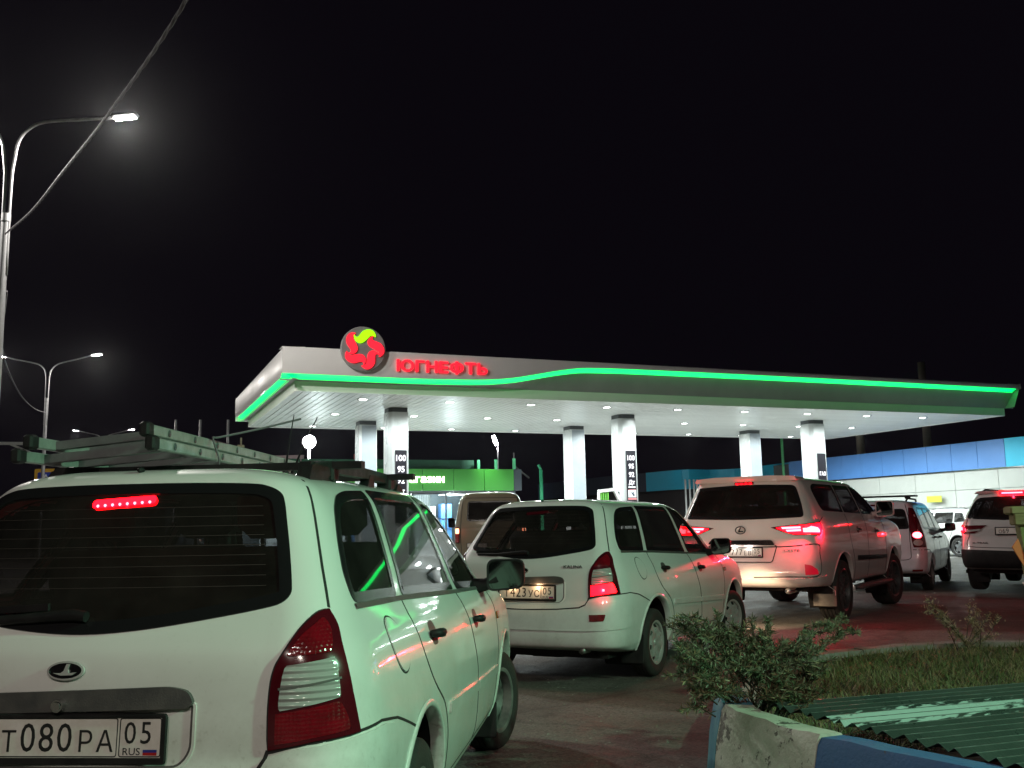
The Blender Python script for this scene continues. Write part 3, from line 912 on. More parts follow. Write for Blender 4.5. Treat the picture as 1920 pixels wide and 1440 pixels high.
# ------------------------------------------------------------------ the two station wagons
def station_wagon(label, pose, z0, plate, lit_tail, lit_brake, lit_plate, headlamps, rails, name_badge, rim, steer, paint, rear_pane, pane):
    t = thing('station_wagon', label, 'station wagon', (pose[0], pose[1], z0), -pose[2])
    YR, YF, ZA, RA = .925, 3.40, .315, .372
    b = Body(KAL_LEVELS, taper=KAL_TAPER)
    quarter = round_poly([(.395, 1.092), (.905, 1.078), (1.155, 1.472), (.86, 1.462), (.70, 1.44), (.60, 1.395), (.50, 1.305), (.405, 1.18)], [.05, .02, .02, .1, .1, .1, .15, .1], 4)
    rdoor = round_poly([(.985, 1.076), (1.955, 1.034), (2.025, 1.476), (1.225, 1.478)], [.02, .02, .03, .02], 3)
    fdoor = round_poly([(2.05, 1.03), (2.74, 1.00), (2.60, 1.17), (2.44, 1.34), (2.30, 1.44), (2.18, 1.472), (2.085, 1.476)], [.02, .04, .2, .2, .1, .05, .03], 4)
    rg_half = [(.0, 1.034), (.10, 1.038), (.229, 1.051), (.408, 1.078), (.52, 1.098), (.568, 1.112), (.588, 1.136), (.582, 1.17), (.555, 1.255), (.525, 1.345), (.502, 1.41), (.482, 1.442), (.44, 1.464), (.38, 1.474), (.20, 1.479), (.0, 1.480)]
    rg = [(p.x, p.y) for p in catmull([Vector((x, z)) for x, z in rg_half + [(-x, z) for x, z in reversed(rg_half[1:-1])]], 4, True)]
    ws = round_poly([(-.66, 1.05), (.66, 1.05), (.60, 1.28), (.49, 1.475), (.25, 1.50), (-.25, 1.50), (-.49, 1.475), (-.60, 1.28)], [.06, .06, .2, .06, .2, .2, .06, .2], 4)
    cut = lambda p: offset_poly(p, .015)
    b.shell('body', paint, t, [(YR, ZA, RA), (YF, ZA, RA)],
            [('side', cut(quarter)), ('side', cut(rdoor)), ('side', cut(fdoor)), ('rear', cut(rg)), ('front', cut(ws))])
    for q in (quarter, rdoor, fdoor): add_window(t, b, q, 'side', pane, (1, -1), .032)
    add_window(t, b, rg, 'rear', rear_pane, (1,), .034, name='rear_window')
    add_window(t, b, ws, 'front', PANE, (1,), .035, name='windscreen')
    for y, z in ((YR, ZA), (YF, ZA)): arch_lip(t, y, z, RA, .835, b, paint)
    add_wheels(t, .835, YR, YF, .288, .175, .18, rim, steer)
    for sx in (1, -1):   # mud flaps behind the rear wheels
        m = MB(); m.box((sx * .745, YR - .36, .27), (.20, .012, .24), bev=.005, M=Matrix.Rotation(-.18, 3, 'X')); m.build('mud_flap', BLACKP, t)
        m = MB(); m.box((sx * .745, YF - .38, .24), (.19, .012, .19), bev=.005, M=Matrix.Rotation(-.15, 3, 'X')); m.build('mud_flap', BLACKP, t)
    u = MB(); u.box((0, 2.0, .26), (1.3, 3.5, .08)); u.box((0, .55, .30), (1.1, .7, .10)); u.box((0, YR, .29), (1.3, .08, .08)); u.box((0, .5, .27), (.42, .26, .16), bev=.05); u.build('underbody', BLACKP, t)
    ex = MB(); ex.tube([(.50, .50, .29), (.50, .06, .30)], .028, 12); ex.build('exhaust_pipe', DULLCHROME, t, smooth=True)
    cabin(t, .66, .30, 2.05, 1.18, 2.85, .36, 1.48)
    hl = MB(); hl.box((0, 1.3, 1.475), (.86, 1.4, .01)); hl.build('headlining', HEADLINE, t)
    # seams
    for sg in (1, -1):
        rear_edge = catmull([(.958, 1.066), (.955, .955), (.975, .86), (1.085, .745), (1.25, .64), (1.335, .52), (1.36, .40), (1.37, .322)], 4)
        b.ribbon('door_seam', [(p[0], p[1]) for p in [Vector(q) for q in rear_edge]], 'side', .009, .0012, GAP, t, sg)
        mid = catmull([(1.985, 1.03), (2.02, .92), (2.065, .82), (2.125, .69), (2.15, .58), (2.185, .44), (2.185, .36), (2.14, .325)], 4)
        b.ribbon('door_seam', [(p[0], p[1]) for p in mid], 'side', .012, .0012, GAP, t, sg)
        fr = catmull([(2.83, 1.0), (2.98, .86), (3.0, .70), (2.965, .5), (2.93, .36), (2.90, .322)], 4)
        b.ribbon('door_seam', [(p[0], p[1]) for p in fr], 'side', .009, .0012, GAP, t, sg)
        b.ribbon('sill_seam', [(1.37, .322), (2.0, .320), (2.90, .318)], 'side', .008, .0012, GAP, t, sg)
        b.ribbon('window_trim', [(.40, 1.082), (.95, 1.068), (1.9, 1.026), (2.5, 1.003), (2.76, .992)], 'side', .018, .006, GREYP, t, sg)
        b.patch('side_moulding', round_poly([(1.345, .585), (2.135, .548), (2.135, .592), (1.345, .63)], .008, 2), 'side', .010, paint, t, sg, step=.06)
        b.patch('side_moulding', round_poly([(2.155, .547), (2.95, .513), (2.95, .557), (2.155, .591)], .008, 2), 'side', .010, paint, t, sg, step=.06)
        # bonnet shoulder
        handle(t, b, 1.185, .918, sg, BLACKP); handle(t, b, 2.20, .878, sg, BLACKP)
        b.patch('side_repeater', round_poly([(3.02, .80), (3.09, .80), (3.09, .84), (3.02, .84)], .01, 3), 'side', .008, ORANGE, t, sg, step=.02)
        mirror(t, b, 2.60, 1.065, .955, sg, .20, .17)
    circ = [(.668 + .088 * cos(a), .935 + .088 * sin(a)) for a in [2 * pi * i / 28 for i in range(28)]]
    b.patch('fuel_flap', circ, 'side', .0035, paint, t, 1, step=.03, depth=.006)
    b.ribbon('fuel_flap_seam', offset_poly(circ, -.005), 'side', .006, .001, GAP, t, 1, closed=True)
    # tail: lamps
    lamp = c3([(.690, .24, 1.086), (.662, .206, 1.078), (.632, .143, 1.036), (.599, .091, .968), (.581, .078, .918), (.575, .069, .835), (.577, .062, .722), (.70, .088, .742), (.800, .191, .748), (.776, .185, .86), (.745, .197, .975), (.716, .235, 1.04)])
    wh = c3([(.609, .086, .944), (.728, .162, .958), (.748, .152, .852), (.598, .070, .825)])
    for sg in (1, -1):
        ls_ = [(p.x, p.y) for p in catmull([Vector((q[0], q[1])) for q in lamp[0:7]], 4)] + [(p.x, p.y) for p in catmull([Vector((q[0], q[1])) for q in lamp[7:9]], 2)] + [(p.x, p.y) for p in catmull([Vector((q[0], q[1])) for q in lamp[9:] + lamp[:1]], 4)][:-1]
        l = b.patch('tail_lamp', ls_, 'cyl', .008, DARKRED, t, sg, step=.03, unit=CU, depth=.02)
        b.ribbon('lamp_seam', ls_, 'cyl', .012, .002, GAP, t, sg, closed=True, unit=CU)
        up = c3([(.676, .215, 1.068), (.634, .143, 1.022), (.611, .088, .968), (.722, .160, .972), (.702, .21, 1.03)])
        b.patch('lamp_lens', round_poly(up, .6, 2), 'cyl', .0105, REDLENS, l, sg, step=.03, unit=CU, depth=.003)
        b.patch('reversing_lens', round_poly(wh, .8, 3), 'cyl', .0115, CLEARLENS, l, sg, step=.025, unit=CU, depth=.003)
        lo = c3([(.595, .068, .818), (.748, .152, .843), (.772, .175, .762), (.700, .09, .752), (.594, .066, .737)])
        b.patch('lamp_lens', round_poly(lo, .6, 2), 'cyl', .0105, LITRED if lit_tail else REDLENS, l, sg, step=.03, unit=CU, depth=.003)
        b.ribbon('lens_rib', c3([(.600, .075, .884), (.745, .160, .902)]), 'cyl', .006, .0135, GREYP, l, sg, unit=CU)
        if lit_tail:
            core = c3([(.685, .09, .775), (.70, .095, .775), (.70, .095, .792), (.685, .09, .792)])
            b.patch('lamp_bulb', round_poly(core, .2, 3), 'cyl', .0125, LITCORE, l, sg, step=.01, unit=CU, depth=.002)
            point_light('tail_lamp_light', (sg * .70, .055, .785), (1, .02, .06), .8, l, .012)
        b.patch('reflector', round_poly([(a, z) for a, z in c3([(.59, .033, .59), (.716, .067, .594), (.702, .057, .543), (.593, .031, .538)])], .7, 3), 'cyl', .017, REDLENS, t, sg, step=.03, unit=CU)
        tg = c3([(.465, .60, 1.518), (.548, .489, 1.435), (.595, .411, 1.33), (.642, .326, 1.206), (.684, .255, 1.092)])
        b.ribbon('tailgate_seam', tg, 'cyl', .010, .0012, GAP, t, sg, unit=CU)
        tl = c3([(.575, .062, .722), (.568, .058, .70), (.545, .05, .668), (.496, .033, .645), (.3, .02, .630), (.0, .0, .622)])
        b.ribbon('tailgate_seam', tl, 'cyl', .011, .0012, GAP, t, sg, unit=CU)
        bl = c3([(.575, .061, .716), (.66, .072, .735), (.797, .191, .748), (.831, .329, .752), (.84, .503, .728), (.852, .74, .655)])
        b.ribbon('bumper_seam', bl, 'cyl', .009, .0012, GAP, t, sg, unit=CU)
    half = c3([(.3, .02, .618), (.49, .033, .633), (.545, .05, .655), (.575, .06, .70), (.66, .072, .725), (.797, .191, .738), (.831, .329, .741), (.84, .46, .722)]) + c3([(.846, .52, .60), (.84, .50, .50), (.80, .25, .475), (.5, .04, .46)])
    b.patch('rear_bumper', half + [(-a, z) for a, z in reversed(half)], 'cyl', .012, paint, t, 1, step=.045, unit=CU, depth=.014)
    # tail: garnish, plate, badges
    g = round_poly([(-.40, .822), (.352, .838), (.368, .852), (.352, .884), (.30, .896), (-.34, .876), (-.40, .85)], [.02, .02, .02, .02, .05, .05, .03], 3)
    b.patch('tailgate_trim', g, 'rear', .020, GREYP, t, 1, step=.04, depth=.03)
    rec = round_poly([(-.40, .835), (-.40, .672), (.335, .676), (.368, .72), (.368, .85)], [.01, .04, .06, .04, .01], 4)
    b.ribbon('recess_edge', rec, 'rear', .008, .004, paint, t, 1, closed=True)
    b.ribbon('recess_edge', offset_poly(rec, .008), 'rear', .006, .0012, GREYP, t, 1, closed=True)  # grey line draws the shadow along the plate recess
    h = b.hit('rear', .03, .765); p = h[0] + Vector((0, -.012, 0))
    number_plate(t, (.028, p.y, .763), (1, .02, 0), (0, .06, 1), plate[0], plate[1], plate[2], plate[3])
    lk = MB(); lk.lathe([(0, .03), (.012, .03), (.013, .026), (.017, .026), (.018, 0)], 'Y', 20)
    for i, v in enumerate(lk.v): lk.v[i] = (v[0] - .012, .05 - .025 - v[1] - .0, v[2] + .850)
    lk.build('tailgate_lock', CHROME, t, smooth=True, angle=40)
    hh = b.hit('rear', -.013, .94); y0 = hh[0].y
    bd = MB(); n = 32
    T = frame3((-.013, y0 - .006, .940), (1, 0, 0), (0, .18, 1))
    def el(a, b_, d, n=32): return [T @ Vector((a * cos(2 * pi * i / n), b_ * sin(2 * pi * i / n), d)) for i in range(n)]
    rings = [el(.056, .027, -.004), el(.055, .0265, .004), el(.049, .0215, .005), el(.047, .020, .001), el(.001, .001, .001)]
    for q in range(4):
        bd.cur = 0 if q < 2 else 1; bd.add(rings[q] + rings[q + 1], [(j, (j + 1) % n, n + (j + 1) % n, n + j) for j in range(n)])
    bd.cur = 0
    # the boat with its sail inside the oval
    boat = [(-.036, -.006), (-.010, -.013), (.022, -.012), (.034, -.004), (.012, -.006), (.008, .004), (.012, .019), (.002, .019), (-.004, .000), (-.012, -.006)]
    bd.prism(boat, .001, .006, lambda a, b_, h_: T @ Vector((a, b_, h_)))
    bd.build('badge', [principled('badge_silver', (.55, .55, .54), .25, .35), FRIT], t, smooth=True, angle=30)
    if name_badge:
        hh = b.hit('rear', .44, .966)
        m = MB(); text_into(m, 'KALINA', .024, frame3((.44, hh[0].y - .004, .972), (1, .10, 0), (0, .2, 1)), 1.35, .005)
        m.build('name_badge', principled('dark_chrome', (.06, .06, .06), .3, .8), t)
    # stop lamp inside the top of the glass
    sl = round_poly([(-.118, 1.404), (.090, 1.416), (.090, 1.440), (-.118, 1.428)], .012, 4)
    s = b.patch('stop_lamp', sl, 'rear', .006, LITRED if lit_brake else DARKRED, t, 1, step=.03, depth=.02)
    if lit_brake:
        for i in range(8):
            x = -.098 + i * .0245; z = 1.4115 + i * .0014; hh = b.hit('rear', x, z)
            m = MB(); m.lathe([(0, .002), (.0035, .0015), (.005, 0)], 'Y', 10)
            o = Vector((x, hh[0].y - .0075, z)); m.v = [(v[0] + o.x, -v[1] + o.y, v[2] + o.z) for v in m.v]
            m.build('led', LITCORE, s)
        point_light('stop_lamp_light', (-.01, .345, 1.405), (1, .02, .06), .25, s, .008)
    # heater wires in the rear glass
    hw = MB()
    for k in range(9):
        z = 1.16 + k * .030; w_ = .53 - .30 * (z - 1.16) - .02; n_ = 22
        for i in range(n_):
            xa, xb = -w_ + 2 * w_ * i / n_, -w_ + 2 * w_ * (i + 1) / n_
            pa, pb = b.hit('rear', xa, z), b.hit('rear', xb, z)
            if pa and pb:
                qa, qb = pa[0] + pa[1] * .0022, pb[0] + pb[1] * .0022
                hw.add([qa, qb, qb + Vector((0, .0006, .0018)), qa + Vector((0, .0006, .0018))], [(0, 1, 2, 3)])
    hwo = hw.build('heater_wires', principled('heater_wire', (.022, .016, .013), .7), t); hwo['kind'] = 'stuff'
    # wiper and washer jet
    wp = MB(); y = lambda x, z: b.hit('rear', x, z)[0].y
    wp.tube([(-.50, y(-.5, 1.09) - .02, 1.075), (-.30, y(-.3, 1.09) - .03, 1.072), (-.03, y(-.03, 1.1) - .03, 1.090), (.01, y(.0, 1.095) - .03, 1.085)], [.012, .014, .018, .016], 8)
    wp.bar((-.52, y(-.5, 1.09) - .012, 1.092), (-.12, y(-.12, 1.1) - .012, 1.112), .012, .02)
    wp.build('rear_wiper', BLACKP, t, smooth=True, angle=50)
    nz = MB(); hh = b.hit('top', -.02, .46); nz.box((-.02, .45, hh[0].z + .006), (.018, .034, .018), bev=.006); nz.build('washer_jet', BLACKP, t)
    if lit_plate:
        for x in (-.10, .14):
            m = MB(); m.box((x, .035, .822), (.05, .012, .006)); o = m.build('plate_lamp', LITWARM, t)
            point_light('plate_lamp_light', (x, -.005, .812), (1, .58, .30), .28, o, .012)
    # nose
    for sg in (1, -1):
        hl_ = round_poly([(18, .70), (36, .72), (43, .82), (38, .87), (20, .80)], 3, 3)
        ho = b.patch('headlamp', hl_, 'cylf', .006, LITHEAD if headlamps else CLEARLENS, t, sg, step=.04, unit=CU)
        if headlamps:
            point_light('headlamp_beam', (sg * .60, 4.13, .70), (1, .74, .46), headlamps, ho, .05, 'SPOT', (radians(66), 0, 0), radians(58), .7)
    gr = round_poly([(-.42, .62), (.42, .62), (.45, .72), (-.45, .72)], .03, 3)
    b.patch('grille', gr, 'front', .006, BLACKP, t, 1, step=.06)
    b.ribbon('bonnet_seam', [(.66, 3.05), (.66, 3.5), (.60, 3.86)], 'top', .008, .001, GAP, t, 1); b.ribbon('bonnet_seam', [(.66, 3.05), (.66, 3.5), (.60, 3.86)], 'top', .008, .001, GAP, t, -1)
    return t, b
# ------------------------------------------------------------------ the other cars
def add_lines(b, t, lists, proj, w, sides=(1, -1), unit=(1, 1), mat=None, name='door_seam'):
    for l in lists:
        for sg in sides:
            b.ribbon(name, [(p[0], p[1]) for p in catmull([Vector((q[0], q[1])) for q in l], 4)], proj, w, .0015, mat or GAP, t, sg, unit=unit)

def luxury_suv():
    t = thing('luxury_suv', 'tall pearl white off-road vehicle with both tail lamps glowing bright red', 'SUV', (2.91, 12.686, 0), -radians(33.8))
    LV = [(.46, .75, 4.2, .86, .2, .2, .3, .3), (.47, .50, 4.4, .90, .2, .2, .3, .3), (.50, .12, 4.8, .935, .24, .26, .34, .36), (.56, .03, 4.95, .955, .26, .28, .36, .4), (.66, .0, 5.03, .975, .26, .28, .36, .4), (.80, .02, 5.06, .988, .24, .26, .36, .4),
          (.98, .05, 5.06, .99, .22, .25, .36, .4), (1.12, .06, 5.02, .985, .20, .24, .36, .4), (1.21, .075, 4.9, .975, .20, .24, .34, .4), (1.29, .09, 4.5, .96, .19, .24, .34, .4), (1.35, .105, 3.95, .94, .18, .23, .30, .36), (1.42, .13, 3.75, .91, .17, .22, .26, .36),
          (1.52, .17, 3.58, .87, .16, .22, .24, .34), (1.66, .225, 3.32, .81, .15, .20, .22, .34), (1.78, .255, 3.06, .752, .14, .18, .20, .32), (1.845, .27, 2.88, .70, .14, .16, .2, .3), (1.885, .32, 2.7, .60, .16, .16, .2, .3), (1.905, .50, 2.4, .42, .14, .16, .2, .2), (1.915, .9, 2.0, .18, .06, .08, .1, .1), (1.918, 1.2, 1.8, .03, .01, .02, .01, .02)]
    b = Body(LV, taper=(.04, .05), bow=(.06, .14))
    YR, YF, ZA, RA = 1.22, 4.07, .42, .47
    q = round_poly([(.62, 1.44), (1.55, 1.42), (1.62, 1.80), (.78, 1.80), (.60, 1.74)], [.12, .02, .03, .1, .1], 4)
    rd = round_poly([(1.60, 1.42), (2.42, 1.40), (2.42, 1.80), (1.67, 1.80)], .03, 3)
    fd = round_poly([(2.48, 1.40), (3.35, 1.38), (3.12, 1.60), (2.84, 1.78), (2.48, 1.80)], [.02, .04, .1, .08, .03], 3)
    rg = round_poly([(-.80, 1.36), (0, 1.335), (.80, 1.36), (.765, 1.50), (.665, 1.775), (0, 1.80), (-.665, 1.775), (-.765, 1.50)], [.05, .3, .05, .2, .06, .3, .06, .2], 4)
    ws = round_poly([(-.80, 1.40), (.80, 1.40), (.62, 1.82), (-.62, 1.82)], .06, 3)
    ct = lambda p: offset_poly(p, .020)
    b.shell('body', CREAM, t, [(YR, ZA, RA), (YF, ZA, RA)], [('side', ct(q)), ('side', ct(rd)), ('side', ct(fd)), ('rear', ct(rg)), ('front', ct(ws))])
    for p in (q, rd, fd): add_window(t, b, p, 'side', PANEDARK, (1, -1), .04, .07)
    add_window(t, b, rg, 'rear', PANEDARK, (1,), .042, .07, name='rear_window'); add_window(t, b, ws, 'front', PANE, (1,), .04, .09, name='windscreen')
    for y in (YR, YF): arch_lip(t, y, ZA, RA, .96, b, CREAM)
    add_wheels(t, .965, YR, YF, .395, .285, .27, 'multi', .12)
    cabin(t, .72, .5, 2.6, 1.75, 3.5, .62, 1.8)
    u = MB(); u.box((0, 2.5, .48), (1.5, 4.2, .10)); u.box((0, YR, .42), (1.5, .12, .12)); u.build('underbody', BLACKP, t)
    for sg in (1, -1):
        ex = MB(); ex.tube([(sg * .55, .6, .44), (sg * .55, .12, .44)], .04, 10); ex.build('exhaust_pipe', CHROME, t, smooth=True)
        m = MB(); m.box((sg * .82, YR - .46, .34), (.30, .015, .26), bev=.006, M=Matrix.Rotation(-.12, 3, 'X')); m.build('mud_flap', noisy('pale_rubber', (.22, .19, .165), (.16, .14, .12), 8, rough=(.7, .9)), t)
        s = MB(); s.box((sg * .99, 2.63, .40), (.16, 1.70, .06), bev=.02); s.build('side_step', GREYP, t)
        b.patch('side_moulding', round_poly([(1.80, .77), (3.48, .74), (3.50, .79), (1.80, .83)], .012, 2), 'side', .018, CHROME, t, sg, step=.08)
        handle(t, b, 1.98, 1.18, sg, CHROME, .18); handle(t, b, 2.95, 1.15, sg, CHROME, .18)
        mirror(t, b, 3.08, 1.47, 1.11, sg, .26, .24, CREAM)
        # tail lamps: dark wedge, glowing lens, two light bars and the corner element
        L = c3([(.40, .05, 1.235), (.86, .08, 1.275), (.955, .33, 1.30), (.965, .36, 1.22), (.955, .27, 1.135), (.72, .06, 1.135), (.60, .05, 1.165)])
        lo = b.patch('tail_lamp', round_poly(L, .4, 2), 'cyl', .010, DARKRED, t, sg, step=.04, unit=CU, depth=.02)
        L2 = c3([(.47, .05, 1.228), (.86, .08, 1.262), (.945, .32, 1.285), (.955, .35, 1.22), (.945, .27, 1.145), (.72, .06, 1.145), (.61, .05, 1.172)])
        b.patch('lamp_lens', round_poly(L2, .4, 2), 'cyl', .012, LITRED, lo, sg, step=.04, unit=CU, depth=.002)
        for z0, xa, xb in ((1.212, .56, .80), (1.178, .62, .80)):
            b.patch('light_bar', c3([(xa, .05, z0), (xb, .07, z0 + .006), (xb, .07, z0 + .030), (xa - .015, .05, z0 + .024)]), 'cyl', .015, LITCORE, lo, sg, step=.03, unit=CU, depth=.002)
        b.patch('light_bar', c3([(.82, .08, 1.170), (.935, .27, 1.165), (.94, .27, 1.19), (.925, .25, 1.225), (.89, .15, 1.245), (.85, .11, 1.222), (.82, .08, 1.222)]), 'cyl', .015, LITCORE, lo, sg, step=.03, unit=CU, depth=.002)
        point_light('tail_lamp_light', (sg * .80, -.05, 1.19), (1, .012, .05), 11, lo, .012, 'SPOT', (-.55, 0, 0), radians(176), .35)
        point_light('tail_lamp_beam', (sg * .72, .0, 1.21), (1, .012, .05), 27, lo, .04, 'SPOT', (-pi / 2 - .16, 0, 0), radians(112), .8)
        point_light('tail_lamp_light', (sg * .985, .27, 1.20), (1, .012, .05), 9.0, lo, .012)
        R = c3([(.80, .06, .645), (.94, .18, .65), (.93, .16, .705), (.86, .1, .765), (.80, .06, .775)])
        b.patch('reflector', round_poly(R, .5, 2), 'cyl', .008, GLOWREFLECT, t, sg, step=.04, unit=CU)  # no lamp: the red shine of the reflector is emission
    sl = b.patch('stop_lamp', [(-.13, 1.80), (.13, 1.80), (.13, 1.825), (-.13, 1.825)], 'rear', .02, DARKRED, t, 1, step=.05, depth=.03)
    for i in range(4):
        x = -.09 + .06 * i; y = b.hit('rear', x, 1.812)[0].y - .026
        m = MB(); m.box((x, y, 1.812), (.035, .008, .014)); m.build('led', LITRED, sl)
    sp = round_poly([(-.70, 1.835), (.70, 1.835), (.68, 1.89), (.40, 1.905), (-.40, 1.905), (-.68, 1.89)], .03, 3)
    m = MB(); m.prism(sp, .16, .52, lambda a, h, y: (a, y + .10 * (a / .7) ** 2, h)); m.build('roof_spoiler', CREAM, t, smooth=True, angle=40)
    # tailgate seams, lower gate, plate
    for sg in (1, -1):
        add_lines(b, t, [[(8, .99), (30, .995), (46.5, 1.02), (47.5, .9), (47.2, .645), (30, .62), (8, .61)]], 'cyl', .014, (sg,), CU, name='tailgate_seam')
        add_lines(b, t, [[(59, 1.36), (52, 1.30), (48, 1.24)]], 'cyl', .010, (sg,), CU, name='tailgate_seam')
        add_lines(b, t, [[(1.57, 1.40), (1.56, 1.1), (1.70, .8), (1.76, .52)], [(2.45, 1.39), (2.47, 1.0), (2.46, .52)], [(3.42, 1.36), (3.55, 1.0), (3.50, .55)]], 'side', .012, (sg,))
    b.patch('tailgate_trim', round_poly([(-.46, 1.025), (.44, 1.01), (.40, 1.075), (-.42, 1.075)], .02, 3), 'rear', .03, CHROME, t, 1, step=.06, depth=.03)
    b.ribbon('recess_edge', round_poly([(-.46, 1.01), (-.42, .80), (.40, .80), (.46, 1.01)], .03, 3), 'rear', .012, .004, GAP, t, 1, closed=False)
    y = b.hit('rear', .0, .92)[0].y
    number_plate(t, (.015, y - .012, .925), (1, 0, 0), (0, .04, 1), '', '777', 'ЕВ', '05')
    for x in (-.10, .10):
        m = MB(); m.box((x, y - .02, 1.006), (.06, .015, .008)); o = m.build('plate_lamp', emission('lit_white_bulb', (1, .95, .9), 12), t)
        point_light('plate_lamp_light', (x, y - .05, .998), (1, .93, .88), .35, o, .015)
    m = MB(); n = 30
    T = frame3((-.012, b.hit('rear', 0, 1.205)[0].y - .008, 1.205), (1, 0, 0), (0, .05, 1))
    def el(a, bb, d): return [T @ Vector((a * cos(2 * pi * i / n), bb * sin(2 * pi * i / n), d)) for i in range(n)]
    rr = [el(.072, .052, 0), el(.072, .052, .01), el(.060, .041, .01), el(.060, .041, 0)]
    m.add([v for r in rr for v in r], [(r * n + j, r * n + (j + 1) % n, (r + 1) * n + (j + 1) % n, (r + 1) * n + j) for r in range(3) for j in range(n)])
    m.prism([(.012, .036), (-.004, .036), (-.034, -.022), (.036, -.022), (.044, -.010), (-.008, -.010)], .001, .010, lambda a, c, h: T @ Vector((a, c, h)))
    m.build('badge', CHROME, t)
    m = MB(); text_into(m, 'LX570', .030, frame3((.645, b.hit('rear', .645, .94)[0].y - .004, .945), (1, .14, 0), (0, .03, 1)), 1.7, .005); m.build('name_badge', CHROME, t)
    b.ribbon('bumper_seam', [(-50, .60), (-30, .585), (0, .58), (30, .585), (50, .60)], 'cyl', .010, .0015, GAP, t, 1, unit=CU)
    b.patch('rear_bumper', [(-56, .63), (-30, .60), (0, .597), (30, .60), (56, .63), (60, .57), (52, .53), (30, .50), (0, .50), (-30, .50), (-52, .53), (-60, .57)], 'cyl', .022, CREAM, t, 1, step=.06, unit=CU, depth=.03)
    return t

